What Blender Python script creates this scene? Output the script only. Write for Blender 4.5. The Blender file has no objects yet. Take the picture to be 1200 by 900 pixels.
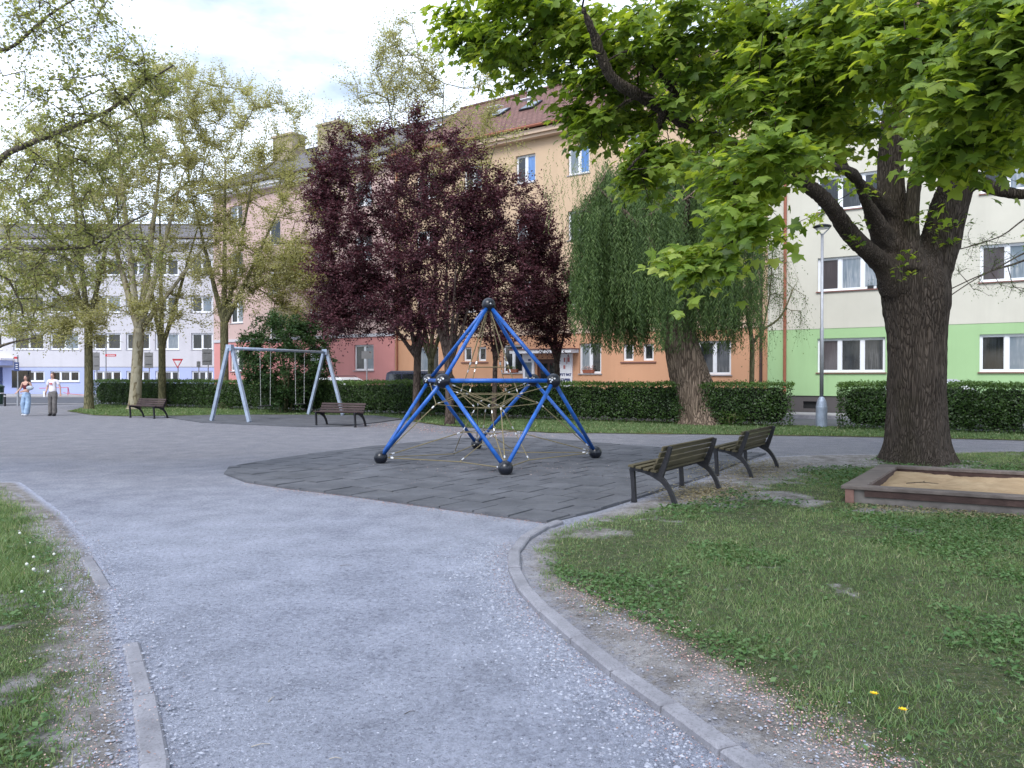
import bpy, bmesh, math, random
import numpy as np
from mathutils import Vector, Matrix

random.seed(7)
RNG = np.random.default_rng(7)
S = bpy.context.scene
C = S.collection
R = math.radians

# ---------------------------------------------------------------- camera
HC, F, HOR = 1.55, 880.0, 441.0
cam = bpy.data.objects.new('camera', bpy.data.cameras.new('camera'))
C.objects.link(cam)
cam.location = (0, 0, HC)
cam.data.sensor_width = 36
cam.data.lens = 36 * F / 1200
cam.data.clip_end = 2000
cam.rotation_euler = (R(90) - math.atan(9 / F), 0, 0)
S.camera = cam

# ---------------------------------------------------------------- world, sun, exposure
SUN_EL, SUN_AZ = R(48), R(205)
W = bpy.data.worlds.new('World')
S.world = W
W.use_nodes = True
nt = W.node_tree
bg = nt.nodes['Background']
sky = nt.nodes.new('ShaderNodeTexSky')
sky.sky_type = 'NISHITA'
sky.sun_disc = False
sky.sun_elevation = SUN_EL
sky.sun_rotation = SUN_AZ
sky.air_density = 1.0
sky.dust_density = 1.0
sky.ozone_density = 1.0
tc = nt.nodes.new('ShaderNodeTexCoord')
mp = nt.nodes.new('ShaderNodeMapping')
mp.inputs['Scale'].default_value = (1, 1, 2.6)
mp.inputs['Location'].default_value = (0.35, 0.2, 0.1)
nz = nt.nodes.new('ShaderNodeTexNoise')
nz.inputs['Scale'].default_value = 1.7
nz.inputs['Detail'].default_value = 7
nz.inputs['Roughness'].default_value = 0.55
rp = nt.nodes.new('ShaderNodeValToRGB')
rp.color_ramp.elements[0].position = 0.38
rp.color_ramp.elements[0].color = (0.1, 0.1, 0.1, 1)
rp.color_ramp.elements[1].position = 0.54
rp.color_ramp.elements[1].color = (0.92, 0.92, 0.92, 1)
mx = nt.nodes.new('ShaderNodeMix')
mx.data_type = 'RGBA'
mx.inputs['B'].default_value = (10.2, 11.4, 13.6, 1)
nt.links.new(tc.outputs['Generated'], mp.inputs['Vector'])
nt.links.new(mp.outputs['Vector'], nz.inputs['Vector'])
nt.links.new(nz.outputs['Fac'], rp.inputs['Fac'])
nt.links.new(rp.outputs['Color'], mx.inputs['Factor'])
nt.links.new(sky.outputs['Color'], mx.inputs['A'])
nt.links.new(mx.outputs['Result'], bg.inputs['Color'])
bg.inputs['Strength'].default_value = 0.085
sun = bpy.data.objects.new('sun', bpy.data.lights.new('sun', 'SUN'))
C.objects.link(sun)
sun.data.energy = 1.5
sun.data.angle = R(25)
sun.data.color = (1.0, 0.98, 0.96)
sun.rotation_euler = (R(90) - SUN_EL, 0, -SUN_AZ + R(180))
S.view_settings.view_transform = 'Standard'
S.view_settings.look = 'None'
S.view_settings.exposure = 0.98
S.view_settings.gamma = 1

# ---------------------------------------------------------------- helpers
def G(px, py, z=0.0):
    Y = (HC - z) * F / (py - HOR)
    return ((px - 600) / F * Y, Y)

def P(px, py, Y):
    return ((px - 600) / F * Y, Y, HC + (HOR - py) / F * Y)

def mesh_np(name, verts, faces, rnd=None, smooth=False):
    """verts (N,3); faces (M,k) int array or list of such arrays."""
    me = bpy.data.meshes.new(name)
    if not isinstance(faces, list):
        faces = [faces]
    faces = [np.asarray(f, dtype=np.int32) for f in faces if len(f)]
    verts = np.asarray(verts, dtype=np.float32)
    me.vertices.add(len(verts))
    me.vertices.foreach_set('co', verts.ravel())
    nl = sum(f.size for f in faces)
    npoly = sum(len(f) for f in faces)
    me.loops.add(nl)
    me.polygons.add(npoly)
    me.loops.foreach_set('vertex_index', np.concatenate([f.ravel() for f in faces]))
    tot = np.concatenate([np.full(len(f), f.shape[1], dtype=np.int32) for f in faces])
    st = np.concatenate([[0], np.cumsum(tot)[:-1]]).astype(np.int32)
    me.polygons.foreach_set('loop_start', st)
    me.polygons.foreach_set('loop_total', tot)
    if smooth:
        me.polygons.foreach_set('use_smooth', np.ones(npoly, dtype=bool))
    me.update(calc_edges=True)
    if rnd is not None:
        a = me.attributes.new('rnd', 'FLOAT', 'FACE')
        a.data.foreach_set('value', np.asarray(rnd, dtype=np.float32))
    return me

def link(name, me, mat=None, parent=None, loc=None):
    o = bpy.data.objects.new(name, me)
    C.objects.link(o)
    if mat is not None and not me.materials:
        me.materials.append(mat)
    if parent is not None:
        o.parent = parent
    if loc is not None:
        o.location = loc
    return o

def tag(o, label=None, cat=None, group=None, kind=None):
    if label: o['label'] = label
    if cat: o['category'] = cat
    if group: o['group'] = group
    if kind: o['kind'] = kind
    return o

def empty(name, loc=(0, 0, 0), rz=0, label=None, cat=None, group=None):
    o = bpy.data.objects.new(name, None)
    C.objects.link(o)
    o.empty_display_size = 0.2
    o.location = loc
    o.rotation_euler = (0, 0, rz)
    return tag(o, label, cat, group)

def copy_tree(o, parent=None):
    c = o.copy()
    C.objects.link(c)
    c.parent = parent
    for ch in [x for x in KIDS.get(o.name, [])]:
        copy_tree(ch, c)
    return c
KIDS = {}
def index_kids():
    KIDS.clear()
    for x in S.objects:
        if x.parent: KIDS.setdefault(x.parent.name, []).append(x)

class MB:
    """collects simple solids into one mesh"""
    def __init__(s): s.v = []; s.f = []
    def add(s, verts, faces):
        b = len(s.v); s.v += [tuple(v) for v in verts]; s.f += [tuple(i + b for i in f) for f in faces]; return s
    def box(s, x0, x1, y0, y1, z0, z1, M=None):
        vs = [Vector(p) for p in ((x0,y0,z0),(x1,y0,z0),(x1,y1,z0),(x0,y1,z0),(x0,y0,z1),(x1,y0,z1),(x1,y1,z1),(x0,y1,z1))]
        if M is not None: vs = [M @ v for v in vs]
        return s.add(vs, [(0,3,2,1),(4,5,6,7),(0,1,5,4),(1,2,6,5),(2,3,7,6),(3,0,4,7)])
    def tube(s, pts, rad, k=8, cap=True):
        pts = [Vector(p) for p in pts]
        if not hasattr(rad, '__len__'): rad = [rad] * len(pts)
        up = Vector((0, 0, 1)); n = len(pts); b = len(s.v); prev = None
        for i, p in enumerate(pts):
            t = (pts[min(i + 1, n - 1)] - pts[max(i - 1, 0)]).normalized()
            if prev is None:
                a = t.cross(up)
                if a.length < 1e-3: a = t.cross(Vector((1, 0, 0)))
            else:
                a = prev - t * prev.dot(t)
            a.normalize(); prev = a; c = t.cross(a)
            for j in range(k):
                w = 2 * math.pi * j / k
                s.v.append(tuple(p + (a * math.cos(w) + c * math.sin(w)) * rad[i]))
        for i in range(n - 1):
            for j in range(k):
                j2 = (j + 1) % k
                s.f.append((b + i*k + j, b + i*k + j2, b + (i+1)*k + j2, b + (i+1)*k + j))
        if cap:
            s.f.append(tuple(b + j for j in range(k))[::-1])
            s.f.append(tuple(b + (n-1)*k + j for j in range(k)))
        return s
    def sphere(s, c, r, nu=12, nv=8, sc=(1, 1, 1)):
        b = len(s.v)
        for i in range(1, nv):
            a = math.pi * i / nv
            for j in range(nu):
                w = 2 * math.pi * j / nu
                s.v.append((c[0] + r*sc[0]*math.sin(a)*math.cos(w), c[1] + r*sc[1]*math.sin(a)*math.sin(w), c[2] + r*sc[2]*math.cos(a)))
        s.v.append((c[0], c[1], c[2] + r*sc[2])); s.v.append((c[0], c[1], c[2] - r*sc[2]))
        t, d = len(s.v) - 2, len(s.v) - 1
        for i in range(nv - 2):
            for j in range(nu):
                j2 = (j + 1) % nu
                s.f.append((b + i*nu + j, b + (i+1)*nu + j, b + (i+1)*nu + j2, b + i*nu + j2))
        for j in range(nu):
            j2 = (j + 1) % nu
            s.f.append((t, b + j, b + j2)); s.f.append((d, b + (nv-2)*nu + j2, b + (nv-2)*nu + j))
        return s
    def prism(s, poly, z0, z1, M=None):
        """poly: 2-D outline extruded in z (M can turn it)"""
        n = len(poly)
        vs = [Vector((p[0], p[1], z0)) for p in poly] + [Vector((p[0], p[1], z1)) for p in poly]
        if M is not None: vs = [M @ v for v in vs]
        return s.add(vs, [tuple(range(n))[::-1], tuple(range(n, 2*n))] + [(i, (i+1) % n, n + (i+1) % n, n + i) for i in range(n)])
    def lathe(s, prof, k=16, c=(0, 0)):
        b = len(s.v)
        for (r, z) in prof:
            for j in range(k):
                w = 2*math.pi*j/k
                s.v.append((c[0] + r*math.cos(w), c[1] + r*math.sin(w), z))
        for i in range(len(prof) - 1):
            for j in range(k):
                j2 = (j + 1) % k
                s.f.append((b+i*k+j, b+i*k+j2, b+(i+1)*k+j2, b+(i+1)*k+j))
        s.f.append(tuple(b + j for j in range(k))[::-1]); s.f.append(tuple(b + (len(prof)-1)*k + j for j in range(k)))
        return s
    def mesh(s, name, smooth=False):
        me = bpy.data.meshes.new(name)
        me.from_pydata(s.v, [], s.f)
        if smooth:
            me.polygons.foreach_set('use_smooth', np.ones(len(me.polygons), dtype=bool))
        me.update()
        return me
    def build(s, name, mat, parent=None, loc=None, smooth=False, bevel=0):
        me = s.mesh(name, smooth)
        if bevel:
            bm = bmesh.new(); bm.from_mesh(me)
            bmesh.ops.bevel(bm, geom=list(bm.edges), offset=bevel, segments=2, affect='EDGES', profile=0.5)
            bm.to_mesh(me); bm.free(); me.update()
        me.materials.append(mat)
        return link(name, me, None, parent, loc)

def vnoise(x, y, sc=1.0, seed=0):
    x = np.asarray(x) * sc + seed * 17.3 + 1000; y = np.asarray(y) * sc + seed * 9.1 + 1000
    xi = np.floor(x).astype(np.int64); yi = np.floor(y).astype(np.int64)
    fx = x - xi; fy = y - yi; fx = fx*fx*(3-2*fx); fy = fy*fy*(3-2*fy)
    def h(a, b):
        n = (a * 374761393 + b * 668265263 + seed * 1442695) & 0x7fffffff
        n = ((n ^ (n >> 13)) * 1274126177) & 0x7fffffff
        return ((n ^ (n >> 16)) & 0xffff) / 65535.0
    return (h(xi,yi)*(1-fx)+h(xi+1,yi)*fx)*(1-fy)+(h(xi,yi+1)*(1-fx)+h(xi+1,yi+1)*fx)*fy
def fbm(x, y, sc=1.0, seed=0):
    return 0.5*vnoise(x,y,sc,seed)+0.3*vnoise(x,y,sc*2.1,seed+1)+0.2*vnoise(x,y,sc*4.3,seed+2)
def inpoly(x, y, poly):
    r = np.zeros(len(x), bool); n = len(poly)
    for i in range(n):
        x0, y0 = poly[i]; x1, y1 = poly[(i+1) % n]
        if y0 == y1: continue
        c = ((y0 > y) != (y1 > y)) & (x < (x1-x0)*(y-y0)/(y1-y0)+x0)
        r ^= c
    return r
def dist_poly(x, y, pts, closed=False):
    d = np.full(len(x), 1e9); n = len(pts)
    for i in range(n if closed else n-1):
        a = np.array(pts[i][:2], float); b = np.array(pts[(i+1) % n][:2], float); ab = b-a
        t = np.clip(((x-a[0])*ab[0]+(y-a[1])*ab[1])/(ab@ab), 0, 1)
        d = np.minimum(d, np.hypot(x-a[0]-t*ab[0], y-a[1]-t*ab[1]))
    return d

# ---------------------------------------------------------------- materials
class NB:
    def __init__(s, name):
        s.m = bpy.data.materials.new(name); s.m.use_nodes = True
        s.t = s.m.node_tree; s.p = s.t.nodes['Principled BSDF']; s.out = s.t.nodes['Material Output']
        s.tc = None
    def n(s, t, **k):
        x = s.t.nodes.new(t)
        for a, v in k.items():
            if a.startswith('i_'): x.inputs[a[2:].replace('_', ' ')].default_value = v
            else: setattr(x, a, v)
        return x
    def l(s, a, b): s.t.links.new(a, b)
    def co(s, scale=(1,1,1), rot=(0,0,0), kind='Object'):
        if s.tc is None: s.tc = s.n('ShaderNodeTexCoord')
        m = s.n('ShaderNodeMapping'); m.inputs['Scale'].default_value = scale; m.inputs['Rotation'].default_value = rot
        s.l(s.tc.outputs[kind], m.inputs['Vector']); return m.outputs['Vector']
    def noise(s, vec, scale, detail=4, rough=.55):
        x = s.n('ShaderNodeTexNoise'); x.inputs['Scale'].default_value = scale; x.inputs['Detail'].default_value = detail; x.inputs['Roughness'].default_value = rough
        s.l(vec, x.inputs['Vector']); return x.outputs['Fac']
    def voro(s, vec, scale, feature='F1', out='Distance'):
        x = s.n('ShaderNodeTexVoronoi'); x.feature = feature; x.inputs['Scale'].default_value = scale; s.l(vec, x.inputs['Vector']); return x.outputs[out]
    def ramp(s, fac, stops):
        x = s.n('ShaderNodeValToRGB'); e = x.color_ramp.elements
        while len(e) < len(stops): e.new(0.5)
        for i, (p, c) in enumerate(stops):
            e[i].position = p; e[i].color = (c[0], c[1], c[2], 1) if hasattr(c, '__len__') else (c, c, c, 1)
        s.l(fac, x.inputs['Fac']); return x.outputs['Color']
    def mix(s, fac, a, b, mode='MIX'):
        x = s.n('ShaderNodeMix', data_type='RGBA', blend_type=mode)
        for sock, v in (('Factor', fac), ('A', a), ('B', b)):
            if isinstance(v, (int, float)): x.inputs[sock].default_value = v
            elif isinstance(v, tuple): x.inputs[sock].default_value = (*v, 1)
            else: s.l(v, x.inputs[sock])
        return x.outputs['Result']
    def math(s, op, a, b=0.0):
        x = s.n('ShaderNodeMath', operation=op)
        for i, v in enumerate((a, b)):
            if isinstance(v, (int, float)): x.inputs[i].default_value = v
            else: s.l(v, x.inputs[i])
        return x.outputs[0]
    def col(s, c):
        if isinstance(c, tuple): s.p.inputs['Base Color'].default_value = (*c, 1)
        else: s.l(c, s.p.inputs['Base Color'])
    def bump(s, h, strength=.5, dist=.01, prev=None):
        x = s.n('ShaderNodeBump'); x.inputs['Strength'].default_value = strength; x.inputs['Distance'].default_value = dist
        s.l(h, x.inputs['Height'])
        if prev is not None: s.l(prev, x.inputs['Normal'])
        s.l(x.outputs['Normal'], s.p.inputs['Normal']); return x.outputs['Normal']
    def set(s, rough=.7, metal=0, spec=.5):
        s.p.inputs['Roughness'].default_value = rough; s.p.inputs['Metallic'].default_value = metal; s.p.inputs['Specular IOR Level'].default_value = spec; return s.m

def mulc(c, k): return tuple(min(1, x * k) for x in c)

def simple(name, c, rough=.6, metal=0, var=.12, scale=8, bump=0, spec=.5, dist=.004):
    b = NB(name); v = b.co()
    f = b.noise(v, scale, 5)
    b.col(b.ramp(f, [(.3, mulc(c, 1 - var)), (.7, mulc(c, 1 + var))]))
    if bump: b.bump(b.noise(v, scale * 6, 4), bump, dist)
    return b.set(rough, metal, spec)

def leafmat(name, cols, transl=.35, rough=.5, spec=.35, tcol=None):
    b = NB(name)
    a = b.n('ShaderNodeAttribute', attribute_name='rnd')
    n = len(cols)
    c = b.ramp(a.outputs['Fac'], [(i / (n - 1), cols[i]) for i in range(n)])
    b.col(c); b.set(rough, 0, spec)
    tr = b.n('ShaderNodeBsdfTranslucent')
    b.l(b.mix(1.0, c, tcol or (1.5, 1.6, .7), 'MULTIPLY'), tr.inputs['Color'])
    ms = b.n('ShaderNodeMixShader'); ms.inputs[0].default_value = transl
    b.l(b.p.outputs[0], ms.inputs[1]); b.l(tr.outputs[0], ms.inputs[2]); b.l(ms.outputs[0], b.out.inputs['Surface'])
    return b.m

M = {}
def wallmat(name, c, stain=.12):
    b = NB(name); v = b.co()
    big = b.noise(v, .35, 5, .6); fine = b.noise(v, 60, 3)
    vs = b.co((1.2, 1.2, .12)); st = b.noise(vs, 1.5, 5, .6)
    c1 = b.ramp(big, [(.3, mulc(c, 1 - stain)), (.7, mulc(c, 1.04))])
    c2 = b.mix(b.ramp(st, [(.5, 0.0), (.75, .35)]), c1, mulc(c, .78))
    b.col(c2); b.bump(fine, .3, .004); return b.set(.9, 0, .2)
M['cream'] = wallmat('cream_render', (.60, .575, .49))
M['green'] = wallmat('green_render', (.35, .52, .27), .06)
M['beige'] = wallmat('beige_render', (.60, .44, .30), .06)
M['orange'] = wallmat('orange_render', (.60, .33, .20), .06)
M['pinkl'] = wallmat('pale_pink_render', (.58, .42, .39), .06)
M['pink'] = wallmat('pink_render', (.64, .285, .27), .06)
M['white'] = wallmat('pale_grey_render', (.56, .545, .58), .05)
M['blue'] = wallmat('pale_blue_render', (.40, .45, .70), .04)
M['ledge'] = wallmat('ledge_plaster', (.66, .50, .38), .06)
M['plinth'] = wallmat('dark_plinth', (.11, .10, .10), .2)
M['upvc'] = simple('white_window_plastic', (.78, .79, .82), .35, var=.02)
M['brownsill'] = simple('brown_metal_sill', (.22, .10, .08), .5)
M['greysill'] = simple('grey_metal_sill', (.36, .35, .37), .5)
M['copper'] = simple('copper_brown_pipe', (.30, .10, .055), .45)
M['dkpipe'] = simple('dark_brown_pipe', (.06, .035, .03), .45)
def pane(name, c, c2, s=3.0):
    b = NB(name); v = b.co((6, 6, .4)); f = b.noise(v, s, 3)
    v2 = b.co(); g = b.noise(v2, .9, 3)
    b.col(b.mix(b.ramp(g, [(.4, 0.0), (.6, 1.0)]), c, b.ramp(f, [(.4, c), (.6, c2)])))
    return b.set(.06, 0, .6)
M['glass'] = pane('dark_window_glass', (.012, .015, .018), (.03, .035, .04))
M['glassc'] = pane('curtained_window_glass', (.022, .026, .03), (.085, .087, .092), 5)
M['glassl'] = pane('pale_curtained_window_glass', (.16, .20, .24), (.34, .36, .38), 5)
M['blind'] = pane('blue_shade_window_glass', (.10, .22, .50), (.14, .28, .58), 5)
M['blindg'] = pane('grey_blind_window_glass', (.075, .065, .07), (.10, .085, .09), 5)
# roof tiles
def rooftile(name, c, k=1.0):
    b = NB(name); v = b.co()
    br = b.n('ShaderNodeTexBrick'); br.inputs['Scale'].default_value = 1.0
    br.inputs['Brick Width'].default_value = .30; br.inputs['Row Height'].default_value = .33
    br.inputs['Mortar Size'].default_value = .035; br.inputs['Mortar Smooth'].default_value = .6
    br.inputs['Color1'].default_value = (*mulc(c, 1.3), 1); br.inputs['Color2'].default_value = (*mulc(c, .8), 1); br.inputs['Mortar'].default_value = (*mulc(c, .4), 1)
    uv = b.n('ShaderNodeUVMap'); b.l(uv.outputs[0], br.inputs['Vector'])
    b.col(b.mix(b.noise(v, 1.3, 4), br.outputs['Color'], mulc(c, .9))); b.bump(br.outputs['Fac'], .8, -.03); return b.set(.85, 0, .2)
M['roof'] = rooftile('red_brown_roof_tiles', (.19, .105, .09))
M['roofg'] = rooftile('grey_roof_tiles', (.16, .15, .155))
M['chim'] = simple('ochre_chimney_render', (.33, .27, .19), .9, var=.25, scale=2, bump=.4)
M['frame_iron'] = simple('dark_cast_iron', (.022, .022, .026), .5, .3, .3, 30, .5, dist=.002)
def wood(name, c1, c2, ax=0, sc=14):
    b = NB(name); s = [1, 1, 1]; s[ax] = .06; v = b.co(tuple(s)); g = b.noise(v, sc, 6, .7); g2 = b.noise(b.co(), 2.5, 4)
    c = b.ramp(g, [(.3, c1), (.7, c2)]); b.col(b.mix(b.ramp(g2, [(.4, 0.0), (.7, .6)]), c, mulc(c1, .8))); b.bump(g, .6, .004); return b.set(.75, 0, .3)
M['slat_old'] = wood('weathered_green_brown_wood', (.045, .038, .022), (.125, .105, .06))
M['slat_dark'] = wood('dark_brown_wood', (.035, .022, .022), (.085, .058, .055))
M['cap'] = wood('weathered_grey_board', (.10, .082, .074), (.235, .195, .178))
M['capside'] = wood('dark_red_brown_board', (.045, .027, .024), (.10, .062, .054))
M['bluep'] = simple('blue_powder_coat', (.012, .10, .40), .38, 0, .3, 9, .1, .5)
M['ball'] = simple('dark_rubber_ball', (.009, .011, .018), .3, 0, .3, 10, .1, .5)
M['rope'] = simple('olive_rope', (.20, .165, .09), .9, 0, .3, 120, .8, dist=.003)
M['ferrule'] = simple('bright_aluminium', (.62, .63, .66), .35, .4, .1)
M['steel'] = simple('galvanised_steel', (.34, .40, .50), .5, .35, .18, 5, .1)
M['chain'] = simple('steel_chain', (.42, .42, .40), .5, .6, .2, 60)
M['blackrub'] = simple('black_rubber', (.02, .02, .022), .7)
M['pole'] = simple('grey_pole_steel', (.36, .37, .40), .45, .5, .1)
M['polebase'] = simple('blue_grey_pole_base', (.30, .35, .44), .5, .3, .22, 5)
M['signback'] = simple('grey_sign_back', (.21, .205, .205), .6, .3, .1, 3)
M['red'] = simple('red_sign_paint', (.55, .035, .05), .5)
M['redrail'] = simple('red_rail_paint', (.50, .10, .13), .5)
M['wsign'] = simple('white_sign_paint', (.78, .77, .80), .5, var=.03)
M['dkblue'] = simple('dark_blue_sign_paint', (.03, .05, .15), .5)
M['ink'] = simple('navy_ink', (.05, .06, .16), .6)
M['door'] = simple('brown_door', (.07, .022, .014), .5, var=.3)
M['bin'] = simple('dark_green_plastic', (.012, .05, .035), .5)
M['black'] = simple('black_paint', (.015, .015, .017), .5)
M['terracotta'] = simple('terracotta_box', (.30, .10, .06), .8)
M['skin'] = simple('skin', (.55, .32, .24), .55, var=.05, scale=5)
M['hair'] = simple('dark_brown_hair', (.03, .015, .01), .5, var=.4, scale=40, bump=.4)
M['hair2'] = simple('brown_hair', (.09, .045, .03), .5, var=.4, scale=40, bump=.4)
M['maroon'] = simple('maroon_knit', (.09, .006, .015), .85, var=.15, scale=30, bump=.3)
M['denim'] = simple('light_blue_denim', (.26, .36, .50), .9, var=.35, scale=6, bump=.3)
M['tee'] = simple('white_cotton', (.72, .68, .72), .9, var=.05)
M['greytr'] = simple('washed_grey_denim', (.12, .11, .105), .9, var=.4, scale=6, bump=.3)
M['shoew'] = simple('white_shoe', (.7, .7, .72), .6)
M['shoeb'] = simple('black_shoe', (.02, .02, .022), .6)
M['carw'] = simple('white_car_paint', (.72, .73, .76), .25, var=.02, spec=.6)
M['card'] = simple('dark_blue_car_paint', (.012, .014, .035), .2, var=.1, spec=.6)
M['cars'] = simple('silver_car_paint', (.45, .47, .50), .3, .4, var=.02, spec=.6)
M['carglass'] = simple('dark_car_glass', (.015, .018, .02), .05, var=.1, spec=.7)
M['tyre'] = simple('tyre_rubber', (.02, .02, .02), .85)
M['rim'] = simple('alloy_rim', (.4, .4, .42), .35, .7)
M['rlight'] = simple('red_lamp_lens', (.35, .01, .01), .2)
M['wlight'] = simple('clear_lamp_lens', (.6, .62, .65), .15)

def ground_gravel():
    b = NB('pale_fine_gravel'); v = b.co()
    big = b.noise(v, .22, 5, .6); mid = b.noise(v, 2.2, 6, .65); fine = b.noise(v, 45, 4, .7)
    peb = b.voro(v, 75, 'F1', 'Color'); pd = b.voro(v, 75)
    sx = b.n('ShaderNodeSeparateXYZ'); b.l(b.tc.outputs['Object'], sx.inputs[0])
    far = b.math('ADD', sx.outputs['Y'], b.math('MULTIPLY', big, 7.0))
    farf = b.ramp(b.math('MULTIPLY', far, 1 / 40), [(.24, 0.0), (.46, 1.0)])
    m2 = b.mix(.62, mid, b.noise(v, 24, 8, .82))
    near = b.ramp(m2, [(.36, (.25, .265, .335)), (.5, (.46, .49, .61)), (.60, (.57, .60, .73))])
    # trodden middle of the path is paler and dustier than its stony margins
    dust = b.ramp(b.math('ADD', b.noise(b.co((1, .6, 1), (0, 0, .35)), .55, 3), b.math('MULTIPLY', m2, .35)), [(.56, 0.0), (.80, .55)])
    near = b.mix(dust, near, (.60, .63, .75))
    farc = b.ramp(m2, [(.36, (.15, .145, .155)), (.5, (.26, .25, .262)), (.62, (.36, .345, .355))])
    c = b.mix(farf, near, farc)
    # coarser darker stones show through in patches, pale dust elsewhere
    pf = b.ramp(m2, [(.40, .9), (.62, .2)])
    pc = b.ramp(b.math('ADD', b.mix(1.0, peb, (.33, .33, .33), 'MULTIPLY'), 0.0), [(.0, (.10, .105, .135)), (.2, (.22, .235, .29)), (.33, (.46, .49, .57))])
    c = b.mix(pf, c, b.mix(.5, c, pc))
    c = b.mix(b.ramp(b.noise(v, 30, 6, .85), [(.36, .9), (.45, 0.0)]), c, (.10, .105, .135))  # dark flecks: the shade in small dents, painted into the colour
    c = b.mix(b.ramp(b.noise(v, 120, 3, .8), [(.56, 0.0), (.66, .5)]), c, (.46, .49, .57))
    b.col(c)
    n1 = b.bump(b.noise(v, 20, 8, .8), 1.0, .06)
    b.bump(pd, .6, -.006, n1); return b.set(.95, 0, .15)
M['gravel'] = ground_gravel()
def soilmat(name, a, c, d):
    b = NB(name); v = b.co(); n1 = b.noise(v, 1.1, 6, .65); n2 = b.noise(v, 28, 5, .7); p = b.voro(v, 60)
    k = b.ramp(n1, [(.35, a), (.55, c), (.7, d)])
    b.col(b.mix(b.ramp(n2, [(.35, .6), (.55, 0.0)]), k, mulc(a, .5))); nn = b.bump(n2, .8, .015); b.bump(p, .4, -.006, nn); return b.set(.95, 0, .1)
M['soil'] = soilmat('stony_soil', (.155, .14, .135), (.205, .19, .19), (.26, .25, .265))
M['turf'] = soilmat('turf_soil', (.055, .07, .028), (.10, .105, .045), (.19, .15, .09))
def lawnmat():
    b = NB('lawn_ground'); v = b.co(); a = b.n('ShaderNodeAttribute', attribute_name='g'); g = a.outputs['Fac']
    a2 = b.n('ShaderNodeAttribute', attribute_name='e'); e = a2.outputs['Fac']
    n1 = b.noise(v, 3.5, 7, .75); n2 = b.noise(v, 45, 5, .8); n3 = b.noise(v, 17, 8, .8)
    gr = b.ramp(n3, [(.36, (.22, .235, .30)), (.5, (.42, .445, .55)), (.62, (.54, .565, .68))])
    so = b.ramp(n1, [(.38, (.18, .165, .155)), (.5, (.28, .262, .255)), (.62, (.38, .365, .37))])
    tu = b.ramp(n3, [(.36, (.035, .055, .02)), (.5, (.07, .095, .036)), (.64, (.15, .14, .08))])
    e2 = b.ramp(b.math('ADD', e, b.math('MULTIPLY', b.math('SUBTRACT', n3, .5), .9)), [(.35, 0.0), (.65, 1.0)])
    g2 = b.ramp(b.math('ADD', g, b.math('MULTIPLY', b.math('SUBTRACT', n3, .5), 1.2)), [(.30, 0.0), (.6, 1.0)])
    c = b.mix(g2, b.mix(e2, gr, so), tu)
    c = b.mix(b.ramp(n2, [(.38, .6), (.48, 0.0)]), c, (.06, .055, .055)); c = b.mix(b.ramp(b.noise(v, 110, 3, .8), [(.57, 0.0), (.66, .45)]), c, (.42, .42, .45))
    b.col(c); nn = b.bump(b.noise(v, 24, 6, .8), 1.0, .035); b.bump(b.voro(v, 60), .5, -.006, nn); return b.set(.95, 0, .1)
M['lawn'] = lawnmat()
M['asphalt'] = simple('asphalt', (.075, .08, .095), .9, var=.2, scale=2, bump=.6)
M['pave'] = simple('pale_concrete_paving', (.34, .33, .34), .9, var=.12, scale=3, bump=.4)
M['farground'] = simple('town_ground', (.12, .12, .10), .95, var=.2, scale=.2)
def kerbm():
    b = NB('concrete_kerb'); v = b.co(); n1 = b.noise(v, 3, 6, .7); n2 = b.noise(v, 80, 4, .7)
    b.col(b.mix(b.ramp(n2, [(.35, .5), (.5, 0.0)]), b.ramp(n1, [(.3, (.17, .17, .19)), (.7, (.30, .30, .335))]), (.10, .10, .11))); b.bump(n2, .5, .006); return b.set(.9, 0, .2)
M['kerb'] = kerbm()
M['conc'] = simple('dirty_concrete', (.15, .135, .125), .9, var=.35, scale=5, bump=.5)
def rub(name, k):
    b = NB(name); v = b.co(); n1 = b.noise(v, 1.6, 6, .65); n2 = b.noise(v, 120, 3, .7); n3 = b.noise(b.co((1, 6, 1), (0, 0, .6)), 2.0, 5)
    c = b.ramp(n1, [(.3, mulc((.078, .082, .094), k)), (.7, mulc((.155, .16, .18), k))])
    c = b.mix(b.ramp(n3, [(.5, 0.0), (.8, .4)]), c, mulc((.22, .215, .22), k))
    b.col(b.mix(b.ramp(n2, [(.4, .4), (.55, 0.0)]), c, (.04, .04, .045))); b.bump(n2, .6, .005); return b.set(.85, 0, .25)
M['rub'] = [rub('grey_rubber_tile', k) for k in (.88, .92, .96, 1.02)]
def sandm():
    b = NB('yellow_sand'); v = b.co(); n1 = b.noise(v, 3, 6, .6); n2 = b.noise(v, 150, 3)
    b.col(b.mix(b.ramp(n1, [(.6, 0.0), (.75, .35)]), b.ramp(n1, [(.3, (.36, .25, .15)), (.7, (.50, .37, .235))]), (.25, .17, .10))); b.bump(n2, .5, .006); return b.set(.95, 0, .1)
M['sand'] = sandm()
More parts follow.
